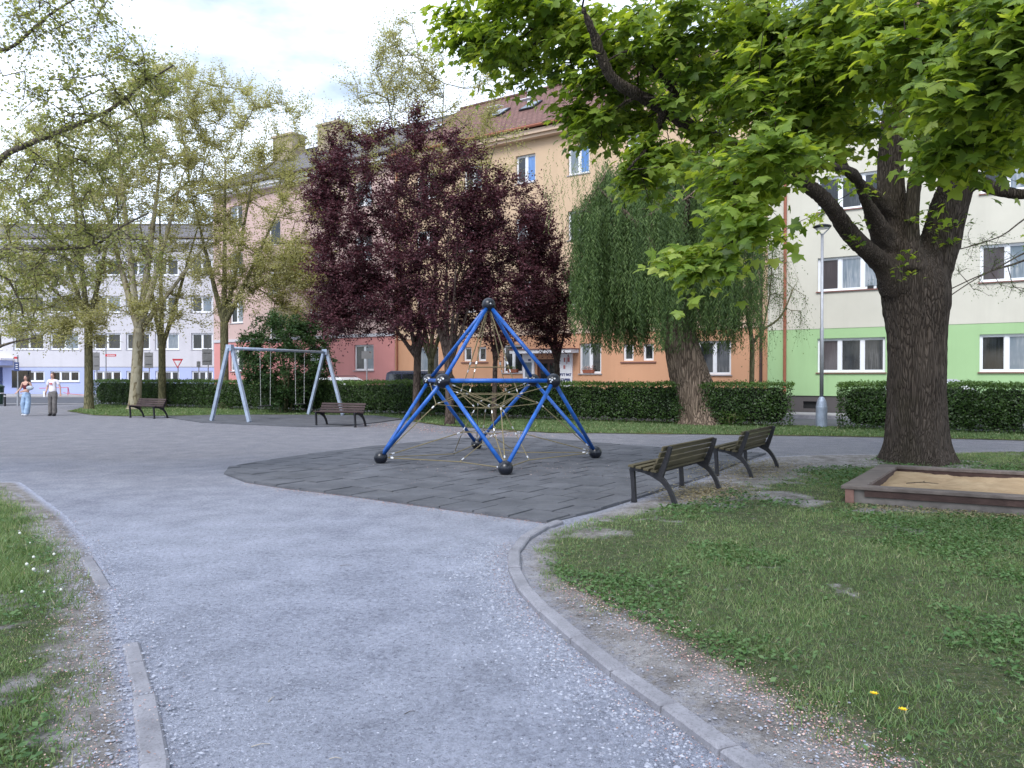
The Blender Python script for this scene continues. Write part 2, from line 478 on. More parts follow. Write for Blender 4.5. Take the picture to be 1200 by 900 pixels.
def bark(name, c1, c2, sc=9, stretch=.16, depth=.03, blotch=None, moss=None):
    b = NB(name); v = b.co((1, 1, stretch)); n0 = b.noise(b.co((1, 1, .5)), 2.5, 4)
    w = b.n('ShaderNodeVectorMath', operation='ADD'); b.l(v, w.inputs[0])
    nn = b.n('ShaderNodeTexNoise'); nn.inputs['Scale'].default_value = 4; b.l(v, nn.inputs['Vector'])
    sc2 = b.n('ShaderNodeVectorMath', operation='SCALE'); sc2.inputs['Scale'].default_value = .25; b.l(nn.outputs['Color'], sc2.inputs[0]); b.l(sc2.outputs[0], w.inputs[1])
    vo = b.n('ShaderNodeTexVoronoi'); vo.feature = 'DISTANCE_TO_EDGE'; vo.inputs['Scale'].default_value = sc; b.l(w.outputs[0], vo.inputs['Vector'])
    e = vo.outputs['Distance']; f = b.noise(v, sc * 3, 5, .7)
    h = b.math('ADD', b.ramp(e, [(0, 0.0), (.22, 1.0)]), b.math('MULTIPLY', f, .6))
    c = b.ramp(h, [(.15, mulc(c1, .5)), (.55, c1), (1.0, c2)])
    c = b.mix(b.ramp(n0, [(.45, 0.0), (.7, .5)]), c, mulc(c2, 1.2))
    if blotch: c = b.mix(b.ramp(b.voro(b.co((1, 1, .6)), 5, 'F1', 'Color'), [(.35, 0.0), (.5, .8)]), c, blotch)
    if moss: c = b.mix(b.ramp(b.noise(b.co(), 1.2, 5), [(.5, 0.0), (.66, .6)]), c, moss)
    b.col(c); b.bump(h, .9, depth); return b.set(.92, 0, .15)
M['bark_maple'] = bark('dark_ridged_bark', (.052, .040, .032), (.108, .086, .070), 34, .12, .03, moss=(.06, .05, .032))
M['bark_willow'] = bark('deep_willow_bark', (.11, .08, .06), (.26, .195, .145), 13, .13, .05)
M['bark_plane'] = bark('mottled_plane_bark', (.17, .14, .085), (.27, .235, .155), 5, .5, .01, blotch=(.34, .31, .23))
M['bark_grey'] = bark('grey_green_bark', (.10, .095, .05), (.17, .155, .085), 10, .3, .015)
M['bark_plum'] = bark('brown_plum_bark', (.05, .036, .03), (.10, .075, .062), 12, .3, .015)
M['bark_dark'] = bark('dark_twig_bark', (.065, .055, .042), (.12, .10, .078), 12, .3, .01)

M['lf_maple'] = leafmat('bright_maple_leaves', [(.055, .105, .018), (.105, .18, .03), (.18, .275, .048), (.28, .38, .08), (.42, .50, .14)], .55, .45, .35, (1.9, 1.65, .6))
M['lf_plum'] = leafmat('purple_leaves', [(.022, .008, .012), (.048, .016, .023), (.084, .028, .037), (.13, .048, .058), (.19, .085, .095)], .2, .55, .3, (1.6, .8, .9))
M['lf_willow'] = leafmat('willow_leaves', [(.035, .065, .020), (.07, .12, .036), (.115, .18, .055), (.18, .25, .09)], .3, .5)
M['lf_willowp'] = leafmat('pale_willow_leaves', [(.12, .17, .06), (.18, .23, .09), (.25, .28, .13)], .35, .5)
M['lf_plane'] = leafmat('young_olive_leaves', [(.20, .19, .105), (.28, .265, .15), (.37, .345, .205), (.47, .43, .27), (.57, .52, .36)], .5, .6, .2)
M['lf_near'] = leafmat('young_green_leaves', [(.15, .155, .07), (.22, .23, .10), (.31, .31, .15), (.42, .40, .22)], .5, .6, .2)
M['lf_hedge'] = leafmat('hedge_leaves', [(.018, .038, .009), (.036, .075, .016), (.065, .125, .024), (.11, .19, .04)], .25, .4, .45)
M['lf_shrub'] = leafmat('dark_shrub_leaves', [(.012, .032, .012), (.028, .062, .02), (.05, .10, .03), (.08, .14, .05)], .25, .5)
M['lf_small'] = leafmat('light_green_leaves', [(.055, .10, .02), (.09, .16, .035), (.14, .22, .05)], .35, .5)
M['grass'] = leafmat('grass_blades', [(.058, .105, .042), (.105, .17, .064), (.165, .24, .10), (.235, .30, .14), (.40, .37, .24)], .3, .55)
M['weed'] = leafmat('weed_leaves', [(.045, .105, .03), (.08, .155, .05), (.13, .21, .085)], .25, .5)
M['petal'] = leafmat('fallen_petals', [(.18, .11, .08), (.38, .21, .17), (.50, .28, .28), (.58, .40, .36), (.64, .54, .46)], .1, .8)
M['straw'] = leafmat('dry_grass', [(.17, .14, .085), (.27, .225, .13), (.36, .31, .19)], .1, .8)
M['stone'] = leafmat('grey_stones', [(.14, .145, .17), (.24, .25, .30), (.31, .325, .38), (.38, .40, .46)], 0, .85, .3, (1, 1, 1))
M['yellow'] = simple('yellow_petals', (.80, .55, .01), .6)
M['fluff'] = simple('white_seed_fluff', (.62, .64, .58), .9)
M['stem'] = simple('green_stem', (.13, .17, .06), .7)

# ================================================================ GROUND
def sheet(name, pts, z, mat, kind='structure', ragged=0, sub=None, seed=1, dome=0):
    """flat polygon at height z; ragged pushes the outline in and out"""
    pts = [Vector((p[0], p[1], 0)) for p in pts]
    if ragged:
        out = []
        for i, a in enumerate(pts):
            b = pts[(i + 1) % len(pts)]; L = (b - a).length
            n = max(1, min(160, int(L / .12)))
            t = (b - a).normalized() if L > 0 else Vector((1, 0, 0)); nn = Vector((-t.y, t.x, 0))
            for k in range(n):
                q = a + (b - a) * (k / n)
                w = (float(fbm(q.x, q.y, 2.2, seed)) - .5) * 2 * ragged
                out.append(q + nn * w)
        pts = out
    me = bpy.data.meshes.new(name)
    bm = bmesh.new()
    f = bm.faces.new([bm.verts.new((p.x, p.y, z)) for p in pts])
    bm.normal_update()
    if f.normal.z < 0: f.normal_flip()
    bmesh.ops.triangulate(bm, faces=[f])
    bm.to_mesh(me); bm.free()
    o = link(name, me, mat)
    o['kind'] = kind
    return o

HEDGE = [(-22.7, 41.2), (-14, 35.8), (-5.2, 30.5), (2.9, 25.6), (8.55, 22.75)]
HEDGE2 = [(9.65, 22.2), (13.5, 20.2), (21, 16.4)]
sheet('ground', [(-600, -300), (600, -300), (600, 900), (-600, 900)], -.03, M['farground'])
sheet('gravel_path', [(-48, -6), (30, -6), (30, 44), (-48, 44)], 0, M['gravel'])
ST = [(-60, 39.5), (-27, 39.3), (-23.3, 41.8), (-14, 36.7), (-5.2, 31.4), (2.9, 26.5), (9.3, 23.4), (13.5, 21.1), (24, 15.8), (40, 8), (40, 60), (-60, 60)]
sheet('street', ST, .006, M['asphalt'])

MAT = [G(262,556), G(268,549), G(310,541), G(370,532.5), G(440,524), G(527,515), G(585,514), G(640,515), G(705,520), G(780,526), G(850,531), G(898,532.5), G(868,543), G(820,562), G(760,581), G(700,600), G(641,614), G(560,603), G(480,592), G(400,581), G(340,574), G(288,566)]
LAWN_R = [(1.45,1.8),(1.12,2.72),(.96,3.0),(.79,3.41),(.61,3.82),(.44,4.33),(.285,4.84),(.155,5.37),(.08,5.93),(.08,6.5),(.17,7.0),(.40,7.60),(.60,7.75),G(700,603),G(760,584),G(820,565),G(868,546),G(900,536.5),G(940,534),G(1030,533),G(1200,528),(18,14.5),(26,10),(26,1.0)]
LAWN_L = [(-12,11.9),(-7.2,10.95),(-4.95,8.3),(-3.68,6.6),(-2.95,5.5),(-2.3,4.4),(-1.86,3.66),(-1.50,2.97),(-1.2,2.2),(-1.0,.5),(-12,.5)]
LAWN_B = [G(78,482),G(110,487),G(150,488),G(240,487),(-9.5,30.2),(-5.6,29.2),(-4.2,27.2),(-2.3,23.6),(.93,20.5),(5.8,19.8),(9,19.1),(12.2,18.1),(21,13.7),(24,16.2),(13.5,21),(9.3,23.3),(2.9,26.4),(-5.2,31.3),(-14,36.6),(-22.9,41.7)]
GR_R = [(2.0,1.0),(1.55,2.6),(1.34,3.3),(1.06,4.1),(.62,5.0),(.36,5.6),(.24,6.3),(.28,6.9),(.6,7.5),G(705,612),G(765,600),G(830,588),G(880,566),G(950,550),G(1000,548),G(1030,537),G(1200,529.5),(18,14.3),(26,9.8),(26,1)]
GR_L = [(-12,11.6),(-7.4,10.6),(-5.2,8.1),(-3.95,6.5),(-3.25,5.4),(-2.6,4.3),(-2.1,3.5),(-1.75,2.9),(-1.5,2.2),(-1.4,.5),(-12,.5)]
def bare_r(x, y):
    p = np.ones(len(x))
    for (cx, cy, rx, ry) in ((2.4,9.7,.95,.95),(3.5,11.6,1.0,1.1),(4.6,12.9,1.2,.8),(5.0,8.55,1.5,.22),(6.8,13.1,1.5,1.0),(7.0,8.0,1.2,.35),(.9,7.3,.35,.35),(3.4,9.5,.5,.8)):
        q = ((x-cx)/rx)**2+((y-cy)/ry)**2+(fbm(x, y, 3.2, 90)-.5)*2.2; p = np.minimum(p, np.clip(q*.8-.1, .08, 1))
    return p
def gfield(which, x, y):
    poly = GR_R if which == 'R' else GR_L
    d = dist_poly(x, y, poly, True)*np.where(inpoly(x, y, poly), 1, -1)
    d = d+(fbm(x, y, 3.0, 11)-.5)*.40
    g = np.clip(d/.45+.35, 0, 1)
    n = fbm(x, y, 1.5, 21); n2 = fbm(x, y, 5.0, 31)
    if which == 'R': g = g*bare_r(x, y)*np.clip(.3+(n*.45+n2*.55-.25)*4.5, .4, 1)
    else: g = g*np.where(y < 4.7, np.clip((n*.4+n2*.6-.27)*5, .15, 1), np.clip(.5+(n*.5+n2*.5-.3)*4, .3, 1))
    return g
def lawn_mesh(which, poly, step, box):
    xs = np.arange(box[0], box[1], step); ys = np.arange(box[2], box[3], step); nx, ny = len(xs), len(ys)
    X, Y = np.meshgrid(xs, ys); x, y = X.ravel(), Y.ravel()
    ins = inpoly(x, y, poly); d = dist_poly(x, y, poly, True)*np.where(ins, 1, -1)
    lim = -step*1.25 if which == 'R' else -.22
    g = gfield(which, x, y)
    if which == 'R': z = np.clip(d/.15, 0, 1)*.006+.008+np.clip(d/.6, 0, 1)*.012
    else: z = -.012+np.clip((d+.22)/.4, 0, 1)*.024
    z = z+(fbm(x, y, 7, 61)-.5)*.016*np.clip(d/.2+.2, .1, 1)+(fbm(x, y, 1.2, 62)-.5)*.02*np.clip(d/.5, 0, 1)
    e = np.clip((d+.10)/.30, 0, 1) if which == 'L' else np.clip((d+.5), 0, 1)
    idx = np.arange(nx*ny).reshape(ny, nx); q = np.stack([idx[:-1,:-1], idx[:-1,1:], idx[1:,1:], idx[1:,:-1]], 2).reshape(-1, 4)
    ok = (d[q] > lim).all(1) & (np.abs(x[q[:,0]]) < y[q[:,0]]*.9+5); q = q[ok]
    used = np.unique(q); mp = np.full(nx*ny, -1); mp[used] = np.arange(len(used))
    me = mesh_np('lawn', np.stack([x, y, z], 1)[used], mp[q], None, True)
    for nm, arr in (('g', g), ('e', e)):
        a = me.attributes.new(nm, 'FLOAT', 'POINT'); a.data.foreach_set('value', arr[used].astype(np.float32))
    o = link('lawn', me, M['lawn']); o['kind'] = 'structure'; return o
lawn_mesh('R', LAWN_R, .055, (-.1, 15, 1.8, 15.3))
lawn_mesh('L', LAWN_L, .06, (-12, -.6, 1.5, 12.2))
sheet('lawn', LAWN_B, .012, M['turf'], ragged=.10, seed=7)
sheet('lawn', [(-34, 37.5), (-27.5, 37.6), (-26.5, 38.6), (-34, 38.8)], .012, M['turf'], ragged=.1, seed=8)
SWMAT = [G(192,489),G(235,495.5),G(300,498.5),G(362,501),G(400,500),G(440,496),G(472,491.5),G(440,487.6),G(350,486.8),G(245,487)]
mb = MB().prism(SWMAT, .0, .03)
tag(mb.build('swing_safety_mat', M['rub'][1]), kind='structure')

# rubber tiles of the play mat, one object each
def clip(sub, a, b):
    out = []
    def side(p): return (b[0]-a[0])*(p[1]-a[1]) - (b[1]-a[1])*(p[0]-a[0])
    for i in range(len(sub)):
        p, q = sub[i], sub[(i+1) % len(sub)]; sp, sq = side(p), side(q)
        if sp >= 0: out.append(p)
        if (sp >= 0) != (sq >= 0):
            t = sp / (sp - sq); out.append((p[0]+(q[0]-p[0])*t, p[1]+(q[1]-p[1])*t))
    return out
def area(p): return .5*sum(p[i][0]*p[(i+1) % len(p)][1]-p[(i+1) % len(p)][0]*p[i][1] for i in range(len(p)))
mat_root = MB().prism(MAT, .0, .012)
mat_root = tag(mat_root.build('rubber_play_mat', M['rub'][0]), kind='structure')
d1 = Vector((.815, -.58)).normalized(); d2 = Vector((-d1.y, d1.x)); o0 = Vector(MAT[16])
TW, TL = .50, .50
rt = random.Random(3)
for i in range(-18, 12):
    for j in range(-4, 26):
        u0 = (i + (.5 if j % 2 else 0)) * TW; v0 = j * TL; g = .009
        cs = [o0 + d1*a + d2*b for a, b in ((u0+g, v0+g), (u0+TW-g, v0+g), (u0+TW-g, v0+TL-g), (u0+g, v0+TL-g))]
        cs = [(c.x, c.y) for c in cs]
        sub = MAT if area(MAT) > 0 else MAT[::-1]
        for k in range(4):
            sub = clip(sub, cs[k], cs[(k+1) % 4])
            if len(sub) < 3: break
        if len(sub) < 3 or abs(area(sub)) < .02: continue
        zt = .03 + rt.uniform(-.004, .007)
        cx = sum(p[0] for p in sub)/len(sub); cy = sum(p[1] for p in sub)/len(sub)
        m = MB(); n = len(sub)
        top = [(cx+(p[0]-cx)*.992, cy+(p[1]-cy)*.992, zt + .004*math.sin(7*p[0]+i)*rt.random()) for p in sub]
        m.add([(p[0], p[1], .010) for p in sub] + top, [tuple(range(n, 2*n))] + [(a, (a+1) % n, n+(a+1) % n, n+a) for a in range(n)])
        m.build('tile', rt.choice(M['rub']), mat_root)

# kerb stones
def kerb(pts, name, width, z0, z1, gap=.008, seed=0, label=None, cat=None):
    rr = random.Random(seed)
    V = [Vector((p[0], p[1])) for p in pts]
    root = bpy.data.objects.new(name, None); C.objects.link(root); root['kind'] = 'structure'
    def nrm(i):
        a = V[max(i-1, 0)]; b = V[min(i+1, len(V)-1)]; t = (b-a).normalized(); return Vector((-t.y, t.x))
    for i in range(len(V)-1):
        a, b = V[i], V[i+1]; t = (b-a).normalized(); na, nb = nrm(i), nrm(i+1)
        a2, b2 = a + t*gap, b - t*gap; h = width/2; dz = rr.uniform(-.006, .006)
        c = [a2-na*h, b2-nb*h, b2+nb*h, a2+na*h]; r = .012
        m = MB()
        bot = [(q.x, q.y, z0) for q in c]; mid = [(q.x, q.y, z1-r+dz) for q in c]
        cc = (a+b)/2
        top = [(q.x+(cc.x-q.x)*.03-0*r, q.y+(cc.y-q.y)*.03, z1+dz) for q in [a2-na*(h-r), b2-nb*(h-r), b2+nb*(h-r), a2+na*(h-r)]]
        f = [(8,9,10,11)] + [(k, (k+1) % 4, 4+(k+1) % 4, 4+k) for k in range(4)] + [(4+k, 4+(k+1) % 4, 8+(k+1) % 4, 8+k) for k in range(4)]
        m.add(bot+mid+top, f)
        m.build('kerb_stone', M['kerb'], root)
    return root
kerb([(1.66,1.15),(1.42,1.72),(1.22,2.24),(1.04,2.72),(.885,3.05),(.728,3.45),(.551,3.86),(.384,4.33),(.225,4.84),(.092,5.37),(.02,5.93),(.02,6.5),(.12,7.05),(.33,7.60),(.50,7.88)], 'path_kerb', .10, -.06, .045, seed=1)
kerb([(-1.02,2.0),(-1.22,2.5),(-1.42,2.97),(-1.78,3.62)], 'path_kerb', .11, -.06, .022, seed=2)
kerb([(-1.78,3.62),(-2.02,4.02),(-2.2,4.32)], 'path_kerb', .09, -.06, .013, seed=6)
kerb([(-2.95,5.43),(-3.28,5.9),(-3.62,6.37)], 'path_kerb', .09, -.06, .022, seed=3)
kerb([(-4.85,7.9),(-5.35,8.5),(-5.95,9.2),(-6.6,9.95),(-7.3,10.7)], 'path_kerb', .07, -.06, .012, seed=4)

# ---------------- scatter: grass, weeds, stones, petals
def blades(name, x, y, h, w, mat, rnd, z=.01, lean=1.1, parent=None):
    n = len(x); a = RNG.uniform(0, 2*np.pi, n); la = RNG.uniform(0, 2*np.pi, n); ll = RNG.uniform(.1, lean, n)*h
    dx, dy = np.cos(a)*w/2, np.sin(a)*w/2
    lx, ly = np.cos(la)*ll, np.sin(la)*ll
    V = np.zeros((n, 5, 3), np.float32)
    V[:,0] = np.stack([x-dx, y-dy, np.full(n, z)], 1); V[:,1] = np.stack([x+dx, y+dy, np.full(n, z)], 1)
    V[:,2] = np.stack([x+dx*.8+lx*.35, y+dy*.8+ly*.35, z+h*.6], 1); V[:,3] = np.stack([x-dx*.8+lx*.35, y-dy*.8+ly*.35, z+h*.6], 1)
    V[:,4] = np.stack([x+lx, y+ly, z+h], 1)
    near = y < 3.7; Vn, Vf = V[near], V[~near][:, [0, 1, 4]]; nn_, nf = len(Vn), len(Vf)
    b = np.arange(nn_)[:,None]*5; q = b+np.array([[0,1,2,3]]); t = b+np.array([[3,2,4]]); t2 = np.arange(nf)[:,None]*3+np.array([[0,1,2]])+nn_*5
    me = mesh_np(name, np.concatenate([Vn.reshape(-1,3), Vf.reshape(-1,3)]), [q, np.concatenate([t, t2])], np.concatenate([rnd[near], rnd[near], rnd[~near]]))
    return tag(link(name, me, mat, parent), kind='stuff')
def pts_in(poly, n, box=None):
    xs = [p[0] for p in poly]; ys = [p[1] for p in poly]
    x0,x1,y0,y1 = (min(xs),max(xs),min(ys),max(ys)) if box is None else box
    x = RNG.uniform(x0,x1,n); y = RNG.uniform(y0,y1,n); k = inpoly(x,y,poly); return x[k], y[k]
def inview(x, y, m=.8): return (np.abs(x) < y*.69+m)
GX, GY, GH, GW, GRn = [], [], [], [], []
def grass(poly, dens, box, hk=1.0, wk=1.0, edge=None, seed=0, thr=.38):
    A = (box[1]-box[0])*(box[3]-box[2]); x, y = pts_in(poly, int(A*dens), box)
    k = inview(x, y) | (inview(x, y, 3.2) & (RNG.random(len(x)) < .25)); x, y = x[k], y[k]
    d = dist_poly(x, y, poly, True)
    f = fbm(x, y, 1.1, seed+20); f2 = fbm(x, y, 5, seed+30)
    if edge is not None: p = gfield(edge, x, y)
    else: p = np.clip((d-.02)/.35, 0, 1)*np.clip((f*.6+f2*.5-thr)/.12, .05, 1)
    k = RNG.random(len(x)) < p; x, y, f, f2 = x[k], y[k], f[k], f2[k]
    h = (.014+.042*RNG.random(len(x))**2.2)*(.5+1.0*f)*hk; tall = RNG.random(len(x)) < .012; h[tall] *= 2.0
    r = np.clip(.10+.55*f2+RNG.normal(0, .14, len(x)), 0, .9)
    dry = RNG.random(len(x)) < .06+.25*np.clip(.45-f, 0, 1); r[dry] = RNG.uniform(.85, 1, dry.sum())
    r = np.clip(r+.18*np.clip((y-5.2)/4, 0, 1)*(y < 15), 0, 1); GX.append(x); GY.append(y); GH.append(h); GW.append((.0035+.003*RNG.random(len(x)))*wk); GRn.append(r)
grass(LAWN_R, 11000, (.2, 7.5, 1.6, 5.0), 1.1, .95, 'R', 1)
grass(LAWN_R, 7000, (.2, 9, 5.0, 7.5), 1.1, 1.3, 'R', 1)
grass(LAWN_R, 4400, (.2, 14, 7.5, 14.9), 1.0, 1.9, 'R', 1)
grass(LAWN_L, 10000, (-7, -1.0, 1.8, 4.9), .85, .95, 'L', 2)
grass(LAWN_L, 8000, (-10, -2.4, 4.9, 8), 1.5, 1.2, 'L', 2)
grass(LAWN_L, 5000, (-12, -4, 8, 11.9), 1.4, 1.6, 'L', 2)
grass(LAWN_B, 420, (-24, 0, 20, 42), 1.2, 9, None, 3, .22)
grass(LAWN_B, 900, (0, 16, 15, 27), 1.2, 6, None, 3, .30)
gx, gy, gh, gw, gr = map(np.concatenate, (GX, GY, GH, GW, GRn))
keep = ~inpoly(gx, gy, [(3.9,9.0),(5.45,11.3),(9.5,9.2),(7.8,6.9)])
gx, gy, gh, gw, gr = (a[keep] for a in (gx, gy, gh, gw, gr))
right = (gx > .0) & (gy < 15.2); left = (gx < 0) & (gy < 12.5)
for msk, nm in ((right, 'near right'), (left, 'near left'), (~right & ~left, 'far strip')):
    blades('grass', gx[msk], gy[msk], gh[msk], gw[msk], M['grass'], gr[msk])

def leafscatter(name, pos, nrm, tip, size, rnd, mat, tmpl, parent=None, kind='stuff'):
    """pos (N,3), nrm/tip direction arrays, template verts (k,3) with y along the tip"""
    V, Fc = tmpl
    n = len(pos); t = tip/np.linalg.norm(tip, axis=1, keepdims=True)
    nn = nrm - (nrm*t).sum(1, keepdims=True)*t; nn /= np.linalg.norm(nn, axis=1, keepdims=True)+1e-9
    s = np.cross(t, nn)
    v = np.asarray(V, np.float32)
    A = pos[:,None,:] + size[:,None,None]*(v[None,:,0,None]*s[:,None,:]+v[None,:,1,None]*t[:,None,:]+v[None,:,2,None]*nn[:,None,:])
    k = len(v); base = (np.arange(n)*k)[:,None,None]
    fs = []; rs = []
    for f in Fc:
        f = np.asarray(f); fs.append((base+f[None]).reshape(-1, f.shape[1])); rs.append(np.repeat(rnd, len(f)))
    me = mesh_np(name, A.reshape(-1,3), fs, np.concatenate(rs))
    o = link(name, me, mat, parent)
    if kind: o['kind'] = kind
    return o
def fan(outline, z=0.0, droop=.18, cen=(0,.42)):
    vs = [(cen[0], cen[1], .05)] + [(x, y, -droop*(x*x+(y-.4)**2)) for x, y in outline]
    n = len(outline); return vs, [[(0, 1+i, 1+(i+1) % n) for i in range(n)]]
T_OVAL = ([(0,0,0),(.30,.45,.08),(0,1,-.05),(-.30,.45,.08)], [[(0,1,2),(0,2,3)]])
T_LANCE = ([(0,0,0),(.11,.4,.0),(0,1,0),(-.11,.4,.0)], [[(0,1,2,3)]])
T_PLANE = ([(0,0,0),(.42,.38,.1),(.2,.62,.02),(0,1,-.1),(-.2,.62,.02),(-.42,.38,.1)], [[(0,1,2,3),(0,3,4,5)]])
half = [(.05,.02),(.20,-.04),(.47,-.10),(.42,.08),(.66,.20),(.84,.50),(.62,.44),(.56,.56),(.36,.47),(.42,.66),(.28,.74),(.17,.86),(0,1.08)]
T_MAPLE = fan([(0,0)] + half + [(-x, y) for x, y in half[:-1]][::-1], droop=.22)
half2 = [(.18,-.03),(.47,-.10),(.48,.12),(.84,.48),(.38,.48),(.30,.74),(0,1.06)]
T_MAPLE2 = fan([(0,0)] + half2 + [(-x, y) for x, y in half2[:-1]][::-1], droop=.22)

half3 = [(.45,-.05),(.30,.22),(.84,.48),(.30,.55),(0,1.06)]
T_MAPLE3 = fan([(0,0)] + half3 + [(-x, y) for x, y in half3[:-1]][::-1], droop=.22)
# broad-leaved weeds and clover patches in the lawns
def weeds(poly, box, dens, seed, k=1.0):
    A = (box[1]-box[0])*(box[3]-box[2]); x, y = pts_in(poly, int(A*dens), box)
    f = fbm(x, y, .9, seed); kk = inview(x, y) & (RNG.random(len(x)) < np.clip((f-.50)*7, .05, 1)); x, y = x[kk], y[kk]
    n = len(x); pos = np.stack([x, y, .022+.04*RNG.random(n)], 1)
    nr = np.stack([RNG.normal(0,.45,n), RNG.normal(0,.45,n), np.ones(n)], 1)
    a = RNG.uniform(0, 2*np.pi, n); tip = np.stack([np.cos(a), np.sin(a), RNG.uniform(-.1,.6,n)], 1)
    return pos, nr, tip, RNG.uniform(.016, .044, n)*k, RNG.random(n)
w = [weeds(GR_R, (.2,7,1.8,8), 2400, 41), weeds(GR_R, (1,10,8,14.8), 700, 41, 1.5), weeds(GR_L, (-9,-1.5,2.4,11), 800, 42)]
w = [np.concatenate([q[i] for q in w]) for i in range(5)]
leafscatter('weeds', *w, M['weed'], T_OVAL)
# fallen petals and bud scales along the edges
def litter(name, n, src, spread, mat, s0, s1, zz=.012):
    P0 = []
    for _ in range(n):
        a, b = random.choice(src); t = random.random(); P0.append((a[0]+(b[0]-a[0])*t+random.gauss(0, spread), a[1]+(b[1]-a[1])*t+random.gauss(0, spread)))
    P0 = np.array(P0); k = inview(P0[:,0], P0[:,1]) & (P0[:,1] > 2.2); P0 = P0[k]; n = len(P0)
    pos = np.column_stack([P0, np.full(n, zz)]); nr = np.column_stack([RNG.normal(0,.4,n), RNG.normal(0,.4,n), np.ones(n)]); a = RNG.uniform(0, 6.28, n)
    leafscatter(name, pos, nr, np.column_stack([np.cos(a), np.sin(a), RNG.normal(0,.15,n)]), RNG.uniform(s0, s1, n), RNG.random(n), mat, T_OVAL)
def segs(p): return [(p[i], p[i+1]) for i in range(len(p)-1)]
litter('fallen_petals', 5600, segs([(1.9,2.0),(1.5,2.7),(1.3,3.3),(1.05,4.0),(.7,4.9),(.4,5.5)]), .12, M['petal'], .005, .015, .034)
litter('fallen_petals', 1500, segs([(1.0,2.6),(.65,3.4),(.3,4.3),(.02,5.2),(-.1,6.2),(0,7.0)]), .09, M['petal'], .005, .013, .008)
litter('fallen_petals', 2600, segs([(-1.45,2.4),(-1.85,3.2),(-2.45,4.2),(-3.1,5.2),(-3.9,6.5),(-5.3,8.4)]), .16, M['petal'], .005, .014, .022)
litter('fallen_petals', 2600, segs([MAT[21],MAT[20],MAT[19],MAT[18],MAT[17],MAT[16]]), .10, M['petal'], .006, .018, .008)
litter('fallen_petals', 1800, segs([G(440,497),G(520,505),G(620,512)]), .55, M['petal'], .02, .045, .008)
litter('fallen_petals', 500, segs([(-1.5,12.5),(1.6,12.2)]), .9, M['petal'], .01, .022, .04)
litter('dry_grass', 2600, segs([(2.2,9.3),(2.9,10.4)]), .28, M['straw'], .018, .04, .036)
litter('dry_grass', 2600, segs([(3.3,11.4),(4.6,13.2)]), .42, M['straw'], .018, .04, .036)
litter('dry_grass', 1500, segs([(4.1,8.8),(6.3,7.7)]), .22, M['straw'], .02, .05, .036)
# loose stones
def stones(n, gen, s0, s1, z=.0):
    x, y = gen(n); n = len(x); T = np.array([(0,0,1),(1,0,0),(0,1,0),(-1,0,0),(0,-1,0)], float)
    s = RNG.uniform(s0, s1, n)*RNG.uniform(.5, 1, n); a = RNG.uniform(0, 6.28, n); ca, sa = np.cos(a), np.sin(a)
    sc = np.stack([RNG.uniform(.6,1.3,n), RNG.uniform(.5,1,n), RNG.uniform(.3,.7,n)], 1)*s[:,None]
    v = T[None]*sc[:,None,:]*RNG.uniform(.75,1.25,(n,5,1)); X = v[:,:,0]*ca[:,None]-v[:,:,1]*sa[:,None]+x[:,None]; Y = v[:,:,0]*sa[:,None]+v[:,:,1]*ca[:,None]+y[:,None]
    V = np.stack([X, Y, v[:,:,2]+z], 2); f = (np.arange(n)*5)[:,None,None]+np.array([[0,1,2],[0,2,3],[0,3,4],[0,4,1]])[None]
    return V.reshape(-1,3), f.reshape(-1,3), np.repeat(RNG.random(n), 4)
def near_line(pts, sp):
    sg = segs(pts)
    def g(n):
        r = [random.choice(sg) for _ in range(n)]; t = RNG.random(n)
        x = np.array([a[0]+(b[0]-a[0])*k for (a, b), k in zip(r, t)])+RNG.normal(0, sp, n); y = np.array([a[1]+(b[1]-a[1])*k for (a, b), k in zip(r, t)])+RNG.normal(0, sp, n); return x, y
    return g
KL = [(1.0,2.5),(.7,3.2),(.45,3.8),(.2,4.5),(0,5.2),(-.12,6.0),(-.1,6.8)]
def anyg(n):
    y = 2.3+RNG.random(n)**1.6*9; x = RNG.uniform(-1, 1, n)*(y*.7); k = RNG.random(n) < np.clip((fbm(x, y, 1.3, 55)-.30)*2.6, .2, 1)
    x, y = x[k], y[k]; k2 = ~inpoly(x, y, MAT) & ~inpoly(x, y, GR_R) & ~inpoly(x, y, GR_L); return x[k2], y[k2]
parts = [stones(46000, anyg, .0025, .0085), stones(5500, near_line(KL, .22), .006, .016), stones(1300, near_line([(1.55,2.4),(1.3,3.1),(1.1,3.7),(.8,4.4),(.5,5.2)], .15), .005, .014, .024),
         stones(4500, near_line([(-1.3,2.5),(-1.7,3.4),(-2.4,4.5),(-3.2,5.5),(-3.8,6.6),(-4.9,7.9)], .17), .005, .014, .012)]
vv, ff, rr_ = [], [], []; b0 = 0
for v, f, r in parts: vv.append(v); ff.append(f+b0); rr_.append(r); b0 += len(v)
tag(link('gravel', mesh_np('gravel', np.concatenate(vv), np.concatenate(ff), np.concatenate(rr_)), M['stone']), kind='stuff')

M['twigpale'] = simple('pale_twig', (.38, .34, .28), .8)
